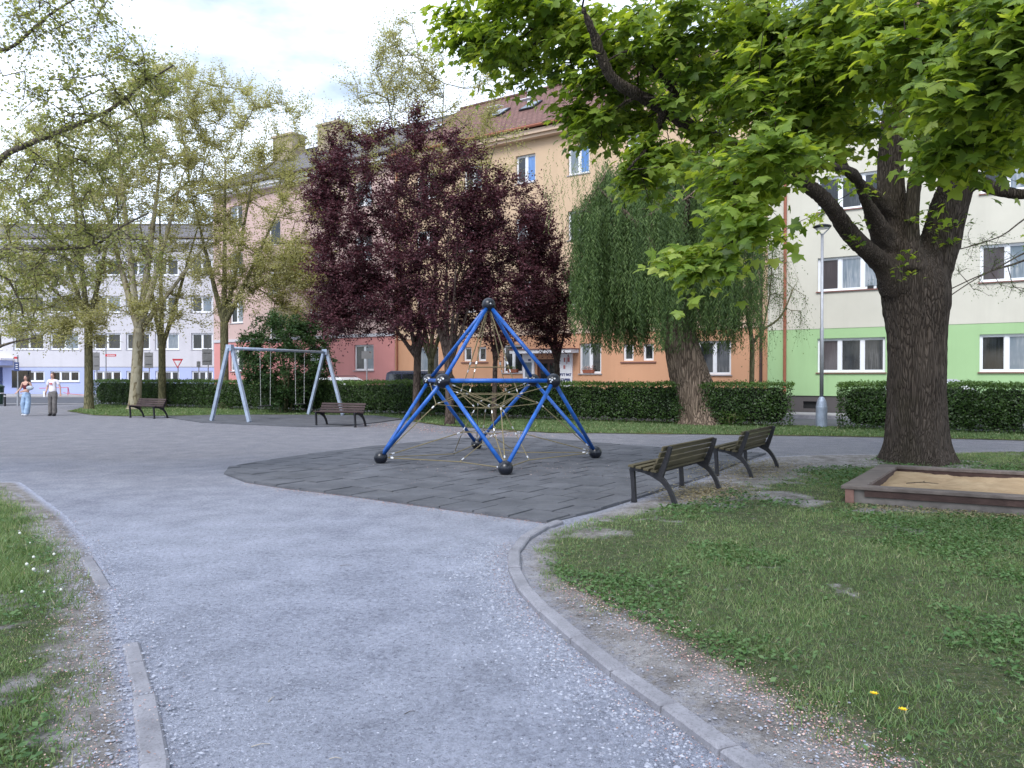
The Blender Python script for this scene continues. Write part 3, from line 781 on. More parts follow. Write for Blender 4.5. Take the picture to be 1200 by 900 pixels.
# twigs on the path, each its own thing
tw = [(304,877,.12,.3,'pale straw stalk lying on the gravel by the bottom edge of the path'),(317,745+77,.10,1.4,'short pale twig lying on the gravel in the lower middle of the path'),(480,838,.09,.6,'brown twig lying lengthways on the gravel, lower middle'),(405,664,.16,.1,'dark curved twig lying on the gravel in front of the rubber mat'),(668,755,.22,2.2,'thin pale stick beside the curved kerb'),(392,893,.08,0,'tiny straw at the bottom of the path')]
for px, py, L, a, lb in tw:
    x, y = G(px, py)
    L *= .62; m = MB().tube([(x-L/2*math.cos(a), y-L/2*math.sin(a), .005), (x, y+.006, .009), (x+L/2*math.cos(a), y+L/2*math.sin(a), .006)], [.0022,.0018,.001], 5)
    tag(m.build('twig', M['twigpale'] if 'pale' in lb or 'straw' in lb else M['bark_dark']), lb, 'twig', 'twigs fallen on the path')
# dandelions
for px, py, lb in ((1026,816,'yellow dandelion flower in the lawn, the one farther from the camera'),(1060,835,'yellow dandelion flower in the lawn, the one nearer the bottom edge')):
    x, y = G(px, py, .07); r = empty('dandelion', (x, y, .01), 0, lb, 'flower', 'yellow dandelions in the right lawn')
    MB().tube([(0,0,0),(.004,0,.035),(0,0,.065)], .002, 5).build('stem', M['stem'], r)
    m = MB()
    for q in range(26):
        w = q*2.4; rr2 = .017*(.5+.5*(q % 3)/2); c, s_ = math.cos(w), math.sin(w)
        m.add([(0,0,.064),(rr2*c-.003*s_, rr2*s_+.003*c, .072),(rr2*1.15*c, rr2*1.15*s_, .070),(rr2*c+.003*s_, rr2*s_-.003*c, .072)], [(0,1,2,3)])
    m.build('flower_head', M['yellow'], r)
first = None
for px, py in ((62,652),(38,655),(30,665),(38,672),(70,690),(22,628),(55,690-20),(50,715-25),(24,695),(34,632)):
    x, y = G(px, py, .12)
    if first is None:
        first = empty('dandelion_clock', (x, y, .01), 0, 'white dandelion seed head standing in the grass left of the path', 'flower', 'seed heads in the left lawn')
        MB().tube([(0,0,0),(.006,0,.06),(0,0,.115)], .0022, 5).build('stem', M['stem'], first)
        MB().sphere((0,0,.125), .011, 8, 6).build('seed_head', M['fluff'], first); index_kids()
    else:
        c = copy_tree(first); c.location = (x, y, .01); c.rotation_euler.z = random.random()*6; s_ = random.uniform(.6, 1.1); c.scale = (s_,)*3

# ================================================================ BENCHES
def ribbon(mb, pts, w, x0, x1):
    """strip of width w[i] along pts in the y-z plane, from x0 to x1"""
    n = len(pts); Lh = []; Rh = []
    for i in range(n):
        a = Vector(pts[max(i-1, 0)]); b = Vector(pts[min(i+1, n-1)]); t = (b-a).normalized(); nn = Vector((-t.y, t.x)); p = Vector(pts[i]); h = w[i]/2
        Lh.append(p+nn*h); Rh.append(p-nn*h)
    for i in range(n-1):
        q = [Lh[i], Lh[i+1], Rh[i+1], Rh[i]]
        mb.add([(x0, v.x, v.y) for v in q]+[(x1, v.x, v.y) for v in q], [(0,1,2,3),(7,6,5,4)]+[(k, 4+k, 4+(k+1) % 4, (k+1) % 4) for k in range(4)])
    return mb
def bez(p0, p1, p2, n=7):
    return [((1-t)**2*p0[0]+2*t*(1-t)*p1[0]+t*t*p2[0], (1-t)**2*p0[1]+2*t*(1-t)*p1[1]+t*t*p2[1]) for t in [i/(n-1) for i in range(n)]]
def make_bench(slatm, L=1.72):
    r = empty('park_bench')
    for sx in (-1, 1):
        xc = sx*(L/2-.10); m = MB(); a, b = xc-.024, xc+.024
        ribbon(m, bez((-.235, .0), (-.235, .20), (-.262, .42), 6), [.060, .050, .048, .048, .052, .060], a, b)
        arch = bez((-.285, .425), (-.06, .43), (.12, .33), 7)
        ribbon(m, arch, [.05, .055, .058, .062, .07, .08, .085], a+.001, b-.001)
        ribbon(m, bez((.06, .365), (.24, .26), (.30, .0), 8), [.075, .07, .062, .056, .052, .05, .052, .062], a+.002, b-.002)
        ribbon(m, bez((.09, .33), (.17, .49), (.235, .715), 7), [.09, .08, .068, .06, .055, .05, .045], a+.003, b-.003)
        m.build('side_frame', M['frame_iron'], r)
        MB().box(xc-.035, xc+.035, -.27, -.20, -.01, .012).build('foot', M['frame_iron'], r); MB().box(xc-.035, xc+.035, .27, .34, -.01, .012).build('foot', M['frame_iron'], r)
    rr = random.Random(5)
    for k in range(4):
        y = -.235+k*.098; z = .462-k*.014
        Mx = Matrix.Translation((0, y, z)) @ Matrix.Rotation(R(-4), 4, 'X')
        m = MB().box(-L/2, L/2, -.036, .036, -.014, .014, Mx); m.build('seat_slat', slatm, r, bevel=.004)
    for k in range(4):
        t = k/3; y = .095+t*.106-.038; z = .468+t*.222
        Mx = Matrix.Translation((0, y+.01, z)) @ Matrix.Rotation(R(-17-4*t), 4, 'X')
        m = MB().box(-L/2, L/2, -.012, .012, -.030, .030, Mx); m.build('back_slat', slatm, r, bevel=.004)
    MB().tube([(-L/2+.1, .02, .375), (L/2-.1, .02, .375)], .009, 6).build('tie_rod', M['frame_iron'], r)
    return r
b1 = make_bench(M['slat_old']); index_kids()
b2 = copy_tree(b1)
b3 = make_bench(M['slat_dark'], 1.66); index_kids()
b4 = copy_tree(b3)
for o, x, y, a, lb in ((b1, 2.12, 9.66, 235.3, 'weathered wooden slat bench seen from behind at the near corner of the rubber mat'),
                       (b2, 3.78, 12.08, 236.5, 'weathered wooden slat bench seen from behind, second one along the mat, nearer the big maple'),
                       (b3, -13.55, 27.95, -31, 'dark bench in front of the mottled tree trunk at the left lawn'),
                       (b4, -5.32, 23.25, -24, 'dark bench with its back to the hedge beside the swing')):
    o.location = (x, y, 0); o.rotation_euler = (0, 0, R(a)); tag(o, lb, 'bench', 'cast iron and slat park benches')

# ================================================================ SANDBOX
sb0 = Vector((3.97, 9.03, 0)); sf = Vector((.883, -.469, 0)); ss = Vector((.576, .817, 0))
sand_r = empty('sandbox', sb0, 0, 'low wooden edged sandbox full of yellow sand in the lawn below the maple', 'sandbox')
def SB(a, b, z): v = sf*a+ss*b; return (v.x, v.y, z)
def sbox(mb, a0, a1, b0, b1, z0, z1):
    return mb.add([SB(a0,b0,z0),SB(a1,b0,z0),SB(a1,b1,z0),SB(a0,b1,z0),SB(a0,b0,z1),SB(a1,b0,z1),SB(a1,b1,z1),SB(a0,b1,z1)], [(0,3,2,1),(4,5,6,7),(0,1,5,4),(1,2,6,5),(2,3,7,6),(3,0,4,7)])
SL, SD = 4.3, 2.72
for a0, a1, b0, b1 in ((0, .24, 0, SD), (.243, SL, 0, .20), (.243, SL, SD-.20, SD), (SL+.003, SL+.24, 0, SD)):
    sbox(MB(), a0-.01, a1, b0, b1, .195, .236).build('cap_board', M['cap'], sand_r, bevel=.006)
for a0, a1, b0, b1 in ((.245, SL, -.002, .045), (.205, .243, .05, SD-.05), (.245, SL, SD-.205, SD-.16), (.245, SL, .16, .205)):
    sbox(MB(), a0, a1, b0+.02, b1+.02, .115, .194).build('side_board', M['capside'], sand_r, bevel=.004)
m = MB()
for a0, a1, b0, b1 in ((.05, SL, .045, .15), (.05, .20, .155, SD-.05), (.05, SL, SD-.155, SD-.055)): sbox(m, a0, a1, b0, b1, -.05, .19)
m.build('concrete_base', M['conc'], sand_r)
sbox(MB(), .035, .13, .015, .11, -.02, .193).build('corner_post', simple('faded_red_post', (.20, .11, .09), .8, var=.3), sand_r)
n = 90; a = np.linspace(.2, SL, n); b = np.linspace(.15, SD-.15, 60); A, B = np.meshgrid(a, b)
z = .125+.07*(fbm(A, B, 1.3, 3)-.5)+.075*(fbm(A, B, 4.5, 4)-.5)+.022*(fbm(A, B, 14, 5)-.5)+.04*np.exp(-((B-SD*.8)/.4)**2)
V = np.stack([sf.x*A+ss.x*B, sf.y*A+ss.y*B, z], 2).reshape(-1, 3); i = np.arange(n*59).reshape(59, n)[:, :-1]
link('sand', mesh_np('sand', V, np.stack([i, i+1, i+n+1, i+n], 2).reshape(-1, 4), None, True), M['sand'], sand_r)
x, y = G(1082, 568, .17); m = MB().tube([(x-.22, y-.02, .19), (x, y+.01, .2), (x+.2, y, .18)], [.006, .006, .003], 5).tube([(x, y+.01, .2), (x+.08, y+.1, .2)], .004, 4)
tag(m.build('twig', M['bark_dark']), 'forked dark twig lying on the sand in the sandbox', 'twig')

# ================================================================ CLIMBING NET
cl = empty('climbing_frame', (-.40, 13.52, .035), 0, 'blue tube climbing pyramid with black balls and a rope net on the rubber mat', 'climbing frame')
base = [(-2.29+.40, 13.08-13.52), (-.10+.40, 11.56-13.52), (1.55+.40, 13.95-13.52), (-.74+.40, 15.75-13.52)]
mid = [(-1.13+.40, 12.30-13.52), (.705+.40, 12.75-13.52), (.415+.40, 14.75-13.52), (-1.585+.40, 14.35-13.52)]
BZ, MZ, TZ = .10, 1.44, 2.80
Bp = [Vector((x, y, BZ)) for x, y in base]; Mp = [Vector((x, y, MZ)) for x, y in mid]; Tp = Vector((-.02, -.02, TZ))
def ball(p, r, bolts=()):
    o = MB().sphere(p, r, 24, 16).build('ball_joint', M['ball'], cl, smooth=True)
    m = MB()
    for q in bolts:
        d = (q-p).normalized(); c = p+d*r*.96; m.tube([c, c+d*.012], .016, 6)
    if bolts: m.build('bolt', M['ferrule'], o)
for p in Bp: ball(p, .118)
for i, p in enumerate(Mp): ball(p, .125, [p+Vector(v) for v in ((-.6, -1, .25), (-.25, -1, .1), (.1, -1, .3), (-.45, -1, -.15))])
ball(Tp, .125, [Tp+Vector((.3, -1, .1))])
def tubeof(a, b, ins=.09):
    d = (b-a).normalized(); MB().tube([a+d*ins, b-d*ins], .034, 14).build('frame_tube', M['bluep'], cl, smooth=True)
for i in range(4):
    tubeof(Tp, Mp[i]); tubeof(Mp[i], Mp[(i+1) % 4])
    tubeof(Bp[(i+1) % 4], Mp[i]); tubeof(Bp[(i+1) % 4], Mp[(i+1) % 4])
# base 1 (front) joins mid 0 and mid 1; base 0 (left) joins mid 3 and mid 0
def rope(a, b, r=.0075, sag=.0, f0=True, f1=True):
    a, b = Vector(a), Vector(b); L = (b-a).length; d = (b-a).normalized()
    pts = [a+(b-a)*t+Vector((0, 0, -sag*4*t*(1-t))) for t in (0, .25, .5, .75, 1)]
    o = MB().tube(pts, r, 6).build('rope', M['rope'], cl)
    if f0: MB().tube([a+d*.05, a+d*.10], r*1.5, 8).build('ferrule', M['ferrule'], o)
    if f1: MB().tube([b-d*.10, b-d*.05], r*1.5, 8).build('ferrule', M['ferrule'], o)
c0 = Vector((-.02, -.02, 0))
def ring(r, z, off, k=4): return [c0+Vector((r*math.cos(off+2*math.pi*i/k), r*math.sin(off+2*math.pi*i/k), z)) for i in range(k)]
am = math.atan2(Mp[0].y, Mp[0].x)
inner = ring(.62, 1.20, am); low = ring(.48, .52, am+math.pi/4); up = ring(.42, 1.68, am); core = ring(.24, .95, am+math.pi/4)
inner2 = ring(.95, 1.02, am+math.pi/4)
for i in range(4):
    j = (i+1) % 4
    rope(Mp[i]+(c0-Mp[i]).normalized()*.12, inner[i]); rope(inner[i], core[i], f0=False); rope(core[i], core[j], f0=False, f1=False); rope(inner[i], core[(i-1) % 4], f0=False, f1=False); rope(inner[i], inner[j], f0=False, f1=False)
    rope(inner[i], inner2[i], f0=False); rope(inner2[i], inner[j], f0=False, f1=False); rope(inner2[i], Mp[i]+(inner2[i]-Mp[i]).normalized()*.12, f0=False); rope(inner2[i], core[i], f0=False, f1=False); rope(up[i], inner[i]); rope(up[i], up[j], f0=False, f1=False)
    rope(Tp+(up[i]-Tp).normalized()*.11, up[i], .011, f0=False)
    rope(core[i], low[i]); rope(low[i], low[j], f0=False, f1=False)
    Bi = Bp[i]; rope(Bi+(inner2[(i-1) % 4]-Bi).normalized()*.15, inner2[(i-1) % 4], .010); rope(Bi+(low[(i-1) % 4]-Bi).normalized()*.15, low[(i-1) % 4], .010)
    midp = (Bp[i]+Bp[j])*.5*.62; midp.z = .06
    rope(Bi+(midp-Bi).normalized()*.14, midp, .009, 0, True, False); rope(midp, Bp[j]+(midp-Bp[j]).normalized()*.14, .009, 0, False, True); rope(midp, low[i], .008)

# ================================================================ SWING
A0 = Vector((-9.5, 25.3, 0)); A1 = Vector((-7.38, 29.7, 0)); sd = (A1-A0).normalized(); sn = Vector((sd.y, -sd.x, 0))
swr = empty('playground_swing', (A0+A1)/2, 0, 'grey steel swing frame with two pairs of slanted legs between the left lawn and hedge', 'swing')
off = (A0+A1)/2; HB = 2.50
def rel(v): return v-off
def beam(a, b, w, t, name, mat):
    """square tube from a to b"""
    a, b = rel(a), rel(b); d = (b-a).normalized(); s1 = d.cross(sd).normalized() if abs(d.dot(sd)) < .9 else d.cross(Vector((0,0,1))).normalized(); s2 = d.cross(s1)
    vs = [p+s1*w/2*i+s2*t/2*j for p in (a, b) for i, j in ((-1,-1),(1,-1),(1,1),(-1,1))]
    return MB().add(vs, [(0,3,2,1),(4,5,6,7)]+[(k, (k+1) % 4, 4+(k+1) % 4, 4+k) for k in range(4)]).build(name, mat, swr, bevel=.008)
for A in (A0, A1):
    for s_ in (-1, 1):
        beam(A+sn*s_*.86+Vector((0, 0, .03)), A+sn*s_*.03+sd*(.055*s_)+Vector((0, 0, HB+.02)), .12, .10, 'leg', M['steel'])
    t = rel(A); MB().box(-.07, .07, -.12, .12, -.09, .12, Matrix.Translation((t.x, t.y, HB)) @ Matrix.Rotation(math.atan2(sd.y, sd.x)+0, 4, 'Z')).build('joint_plate', M['steel'], swr)
MB().tube([rel(A0+Vector((0, 0, HB))), rel(A1+Vector((0, 0, HB)))], .052, 12).build('crossbeam', M['steel'], swr, smooth=True)
for t, lb in ((.335, 'swing seat on chains, the nearer one under the left half of the beam'), (.70, 'swing seat on chains, the farther one under the right half of the beam')):
    c = A0+(A1-A0)*t
    sr = empty('hanging_swing', (c.x, c.y, .50), math.atan2(sd.y, sd.x), lb, 'swing seat', 'seats hanging from the swing frame')
    MB().box(-.24, .24, -.09, .09, -.02, .015).build('seat', M['blackrub'], sr, bevel=.01)
    for s_ in (-1, 1):
        m = MB(); zz = .0
        for k in range(33):
            z0 = .01+k*.0595; x0 = s_*(.23+.03*(k/33)); e = .007
            if k % 2: m.box(x0-e*1.6, x0+e*1.6, -e*.6, e*.6, z0, z0+.062)
            else: m.box(x0-e*.6, x0+e*.6, -e*1.6, e*1.6, z0, z0+.062)
        m.build('chain', M['chain'], sr)

# ================================================================ STREET LAMP
lp = empty('street_lamp', (9.36, 22.7, 0), 0, 'tall grey street lamp with a flat round head in the gap of the hedge', 'street lamp')
MB().lathe([(.165, 0), (.165, .62), (.155, .66), (.15, .70), (.13, .80), (.095, .88), (.06, .93)], 20).build('base', M['polebase'], lp, smooth=False)
MB().lathe([(.056, .9), (.056, 3.0), (.042, 3.04), (.040, 5.85)], 14).build('pole', M['pole'], lp, smooth=True)
MB().tube([(0,0,5.8), (-.10,0,5.9), (-.22,0,6.02)], .018, 8).tube([(0,0,5.8), (.10,0,5.9), (.22,0,6.02)], .018, 8).build('fork', M['pole'], lp)
MB().lathe([(.05, 6.02), (.24, 6.03), (.265, 6.06), (.25, 6.09), (.12, 6.13), (.03, 6.15)], 24).build('lamp_head', M['frame_iron'], lp, smooth=True)
MB().lathe([(.17, 6.0), (.20, 6.022)], 20).build('lens', M['wlight'], lp)

# ================================================================ PEOPLE
def bake(name, verts, edges, radii, root, mat, parent, lvl=2, smooth=True):
    me = bpy.data.meshes.new('tmp'); me.from_pydata(verts, edges, []); ob = bpy.data.objects.new('tmp', me); C.objects.link(ob)
    sk = ob.modifiers.new('s', 'SKIN'); sk.use_smooth_shade = True
    for i, r in enumerate(radii):
        ob.data.skin_vertices[0].data[i].radius = (r, r) if not hasattr(r, '__len__') else r
        ob.data.skin_vertices[0].data[i].use_root = (i == root)
    su = ob.modifiers.new('u', 'SUBSURF'); su.levels = su.render_levels = lvl
    dg = bpy.context.evaluated_depsgraph_get(); m2 = bpy.data.meshes.new_from_object(ob.evaluated_get(dg)); m2.name = name
    bpy.data.objects.remove(ob); m2.materials.clear(); m2.materials.append(mat)
    return link(name, m2, None, parent)
def person(loc, rz, h, label, pose, topm, botm, shoem, hairm, woman):
    r = empty('person', loc, rz, label, 'person', 'two people walking towards the playground'); k = h/1.68
    p = pose; V = []; E = []; Rd = []
    def add(co, rad, par=None):
        V.append((co[0]*k, co[1]*k, co[2]*k)); Rd.append(tuple(x*k for x in rad) if hasattr(rad, '__len__') else rad*k); i = len(V)-1
        if par is not None: E.append((par, i))
        return i
    pel = add((0, 0, .90), (.135, .10)); wa = add((0, -.005, 1.05), (.105, .08), pel); ch = add((0, 0, 1.24), (.125, .09), wa); sh = add((0, .01, 1.35), (.10, .07), ch)
    nk = add((0, .0, 1.43), .045, sh); jw = add((0, -.018, 1.49), (.055, .06), nk); hd = add((0, -.005, 1.575), (.072, .088), jw); tp = add((0, .005, 1.645), (.05, .06), hd)
    hands = []
    for s_, arm in ((-1, p['armL']), (1, p['armR'])):
        so = add((s_*.165, .01, 1.36), .05, sh); el = add(arm[0], .036, so); wr = add(arm[1], .026, el)
        el_, wr_ = Vector(arm[0]), Vector(arm[1]); d = (wr_-el_).normalized(); pm = wr_+d*.05; pa = add(pm, (.034, .018), wr)
        sd_ = d.cross(Vector((0, 1, 0))).normalized()
        for q in range(4):
            f0 = pm+d*.035+sd_*(q-1.5)*.018; f1 = f0+d*(.035+.008*(q in (1, 2)))+Vector((0, -.012, 0)); a_ = add(f0, .0095, pa); add(f1, .0075, a_)
        t0 = pm+sd_*(.035 if s_ < 0 else -.035); a_ = add(t0, .010, pa); add(t0+d*.03+Vector((0, -.012, 0)), .008, a_)
    for s_, leg in ((-1, p['legL']), (1, p['legR'])):
        hp = add((s_*.085, 0, .86), .085, pel); kn = add(leg[0], .055, hp); an = add(leg[1], .036, kn); add((leg[1][0], leg[1][1]-.10, .03), (.03, .022), an)
    bake('body', V, E, Rd, 0, M['skin'], r)
    # trousers
    V, E, Rd = [], [], []
    a = add((0, 0, 1.03), (.135, .105)); b_ = add((0, 0, .90), (.16, .12), a)
    for s_, leg in ((-1, p['legL']), (1, p['legR'])):
        h1 = add((s_*.09, 0, .80), (.10, .105), b_); h2 = add(leg[0], p['knw'], h1); h3 = add((leg[1][0], leg[1][1], leg[1][2]+.12), p['hem'], h2); add((leg[1][0], leg[1][1]-.01, leg[1][2]-.03), p['hem']*1.05, h3)
    bake('trousers', V, E, Rd, 0, botm, r)
    V, E, Rd = [], [], []
    if woman:
        a = add((0, 0, 1.06), (.118, .09)); b_ = add((0, -.01, 1.17), (.13, .10), a); c_ = add((0, -.02, 1.27), (.14, .10), b_)
        for s_ in (-1, 1):
            q = add((s_*.10, -.03, 1.33), .028, c_); add((s_*.105, .0, 1.405), .022, q)
    else:
        a = add((0, 0, .87), (.165, .13)); b_ = add((0, 0, 1.05), (.145, .11), a); c_ = add((0, 0, 1.27), (.155, .105), b_); d_ = add((0, .01, 1.36), (.115, .08), c_)
        for s_, arm in ((-1, p['armL']), (1, p['armR'])):
            q = add((s_*.175, .01, 1.355), .062, d_); e = Vector((s_*.175, .01, 1.355)).lerp(Vector(arm[0]), .75); add(e, .064, q)
    bake('top', V, E, Rd, 0, topm, r)
    m = MB()
    for s_, leg in ((-1, p['legL']), (1, p['legR'])):
        c = Vector((leg[1][0], leg[1][1]-.05, .045))*k
        MB().sphere(c, .1*k, 14, 8, (.48, 1.25, .45)).build('shoe', shoem, r, smooth=True)
    hm = MB().sphere((0, .018*k, 1.60*k), .098*k, 18, 12, (.88, .98, .98))
    if woman:
        hm.sphere((-.082*k, .01*k, 1.49*k), .058*k, 12, 8, (.8, .8, 2.5)).sphere((.082*k, .01*k, 1.49*k), .058*k, 12, 8, (.8, .8, 2.5)).sphere((0, .07*k, 1.48*k), .07*k, 12, 8, (1.1, .6, 2.0))
    else:
        hm.sphere((0, .045*k, 1.56*k), .09*k, 12, 8, (.9, .8, 1.1)).sphere((-.06*k, .02*k, 1.55*k), .035*k, 8, 6, (.8, 1, 1.8)).sphere((.06*k, .02*k, 1.55*k), .035*k, 8, 6, (.8, 1, 1.8))
    # keep the face free: hair sits behind the face plane
    me = hm.mesh('hair', True)
    for v in me.vertices:
        if v.co.y < -.045*k and v.co.z < 1.64*k: v.co.y = -.045*k+.35*(v.co.y+.045*k)
    me.materials.append(hairm); link('hair', me, None, r)
    MB().sphere((0, -.008*k, 1.555*k), .083*k, 18, 14, (.82, 1.06, 1.18)).sphere((0, -.098*k, 1.55*k), .014*k, 8, 6, (.8, 1.1, 1.5)).build('face', M['skin'], r, smooth=True)
    MB().sphere((-.029*k, -.088*k, 1.577*k), .0085*k, 8, 6).sphere((.029*k, -.088*k, 1.577*k), .0085*k, 8, 6).build('eyes', M['black'], r)
    MB().sphere((0, -.090*k, 1.505*k), .02*k, 8, 6, (1.1, .5, .35)).build('mouth', simple('lips', (.35, .10, .09), .5), r)
    return r
p1 = dict(armL=[(-.27, .02, 1.13), (-.30, -.12, 1.00)], armR=[(.25, .03, 1.10), (.05, -.19, 1.02)], legL=[(-.12, -.04, .48), (-.13, .06, .08)], legR=[(.12, -.05, .48), (.12, -.12, .08)], knw=.105, hem=.115)
person((-19.02, 29.4, 0), R(-8), 1.60, 'long haired person in a dark red top and wide light blue jeans', p1, M['maroon'], M['denim'], M['shoew'], M['hair'], True)
p2 = dict(armL=[(-.24, .03, 1.10), (-.27, -.04, .86)], armR=[(.26, .05, 1.12), (.29, .03, .88)], legL=[(-.10, .0, .48), (-.11, .03, .08)], legR=[(.11, -.07, .49), (.13, -.08, .09)], knw=.085, hem=.09)
q2 = person((-17.98, 29.4, 0), R(-4), 1.70, 'person in a white T-shirt with a red print and washed grey trousers walking', p2, M['tee'], M['greytr'], M['shoeb'], M['hair2'], False)
m = MB(); m.tube([(-.05,-.118,1.27),(-.02,-.125,1.28),(.02,-.125,1.285),(.05,-.118,1.27)], .018, 6); m.tube([(-.06,-.12,1.235),(.06,-.12,1.24)], .012, 6)
m.build('shirt_print', M['red'], q2)
bg_ = MB().sphere((0, 0, 0), .12, 14, 10, (1.2, .6, .75)); o = bg_.build('shoulder_bag', simple('pale_grey_leather', (.34, .38, .42), .5)); o.location = (-18.78, 29.25, 1.10)
m = MB().tube([(-.12,0,.05),(-.10,.03,.18),(-.05,.1,.27)], .012, 6); m.build('strap', M['black'], o); tag(o, 'small pale grey bag carried under the arm of the person in the red top', 'bag')
m = MB().box(-.03, .03, -.01, .01, -.11, .11); o = m.build('phone', M['wsign']); o.location = (-18.27, 29.32, .86); tag(o, 'white bottle sized object held low in the hand of the person in the white shirt', 'bottle')
o.name = 'bottle'

# ================================================================ CARS
def car(loc, rz, L, Wd, H, mat, label, rails=False, boxy=False):
    r = empty('parked_car', loc, rz, label, 'car', 'cars parked in the street behind the hedge'); h = L/2; w = Wd/2
    prof = [(-h, .35), (-h+.05, .72), (-h+.35, .86), (-h+1.15, .93), (h-.35, .95), (h-.05, .85), (h, .5), (h-.1, .25), (h-.45, .22), (-h+.4, .22), (-h+.08, .25)]
    Mx = Matrix(((1,0,0,0),(0,0,1,0),(0,1,0,0),(0,0,0,1)))
    MB().prism(prof, -w, w, Mx).build('body', mat, r, bevel=.05)
    a0, a1 = -h+1.05, h-.28; t0, t1 = (-h+1.75, h-.55) if not boxy else (-h+1.55, h-.38); wt = w-.20
    bot = [(a0,-w+.06,.92),(a1,-w+.06,.92),(a1,w-.06,.92),(a0,w-.06,.92)]; rim_ = [(t0-.06,-wt,H-.10),(t1+.06,-wt,H-.10),(t1+.06,wt,H-.10),(t0-.06,wt,H-.10)]; top = [(t0+.15,-wt+.1,H),(t1-.12,-wt+.1,H),(t1-.12,wt-.1,H),(t0+.15,wt-.1,H)]
    f = [(8,9,10,11)]+[(k,(k+1)%4,4+(k+1)%4,4+k) for k in range(4)]+[(4+k,4+(k+1)%4,8+(k+1)%4,8+k) for k in range(4)]
    MB().add(bot+rim_+top, f).build('cabin', mat, r, bevel=.03)
    def lerp(a, b, t): return tuple(a[i]+(b[i]-a[i])*t for i in range(3))
    def pane_(A, B, Cc, D, nm='window'):
        q = [Vector(v) for v in (A, B, Cc, D)]; n_ = (q[1]-q[0]).cross(q[3]-q[0]).normalized(); cc = sum(q, Vector())/4
        if n_.dot(cc-Vector((0, 0, 1.2))) < 0: n_ = -n_
        vs = [v+n_*.006 for v in q]+[v-n_*.02 for v in q]
        MB().add(vs, [(0,1,2,3),(7,6,5,4)]+[(k,(k+1)%4,4+(k+1)%4,4+k) for k in range(4)]).build(nm, M['carglass'], r)
    for side in ((0, 1, 4, 5), (3, 2, 7, 6)):
        al = bot+rim_; A, B, T0, T1 = (al[i] for i in side)
        for u0, u1 in ((.10, .34), (.37, .64), (.67, .92)):
            pane_(lerp(lerp(A,B,u0),lerp(T0,T1,u0),.12), lerp(lerp(A,B,u1),lerp(T0,T1,u1),.12), lerp(lerp(A,B,u1),lerp(T0,T1,u1),.93), lerp(lerp(A,B,u0),lerp(T0,T1,u0),.93))
    for e, nm in (((3,0,7,4), 'windscreen'), ((1,2,5,6), 'rear_window')):
        al = bot+rim_; A, B, T0, T1 = al[e[0]], al[e[1]], al[e[2]], al[e[3]]
        g = lambda u, v: lerp(lerp(A,B,u), lerp(T0,T1,u), v)
        pane_(g(.08,.1), g(.92,.1), g(.92,.93), g(.08,.93), nm)
    for sx in (-h+.85, h-.85):
        for sy in (-1, 1):
            o = MB().tube([(sx, sy*(w-.19), .32), (sx, sy*(w+.01), .32)], .32, 20).build('wheel', M['tyre'], r)
            MB().tube([(sx, sy*(w-.02), .32), (sx, sy*(w+.02), .32)], .2, 14).build('rim', M['rim'], o)
    for sy in (-1, 1):
        MB().box(-h-.01, -h+.12, sy*(w-.32)-.14, sy*(w-.32)+.14, .60, .72).build('headlight', M['wlight'], r)
        MB().box(h-.12, h+.005, sy*(w-.24)-.12, sy*(w-.24)+.12, .66, .82).build('tail_light', M['rlight'], r)
        MB().sphere((a0+.25, sy*(w+.08), 1.0), .09, 8, 6, (.6, 1, .7)).build('mirror', mat, r, smooth=True)
        if rails: MB().tube([(t0+.2, sy*(wt-.06), H+.0), (t0+.35, sy*(wt-.06), H+.06), (t1-.35, sy*(wt-.06), H+.06), (t1-.2, sy*(wt-.06), H+.0)], .018, 6).build('roof_rail', M['black'], r)
    return r
ca = R(147)
car((-3.75, 34.0, .006), ca, 4.5, 1.85, 1.80, M['card'], 'dark blue estate car parked in front of the orange house beyond the hedge', False, True)
car((-8.3, 37.3, .006), ca, 4.3, 1.78, 1.50, M['carw'], 'white car with roof rails parked in front of the pink house', True)
o = car((13.3, 22.9, .006), ca, 4.2, 1.75, 1.46, M['cars'], 'silver car parked in front of the green house, mostly behind the big maple trunk')
MB().tube([(.9, 0, 1.44), (1.35, 0, 1.78)], .006, 5).build('antenna', M['black'], o)

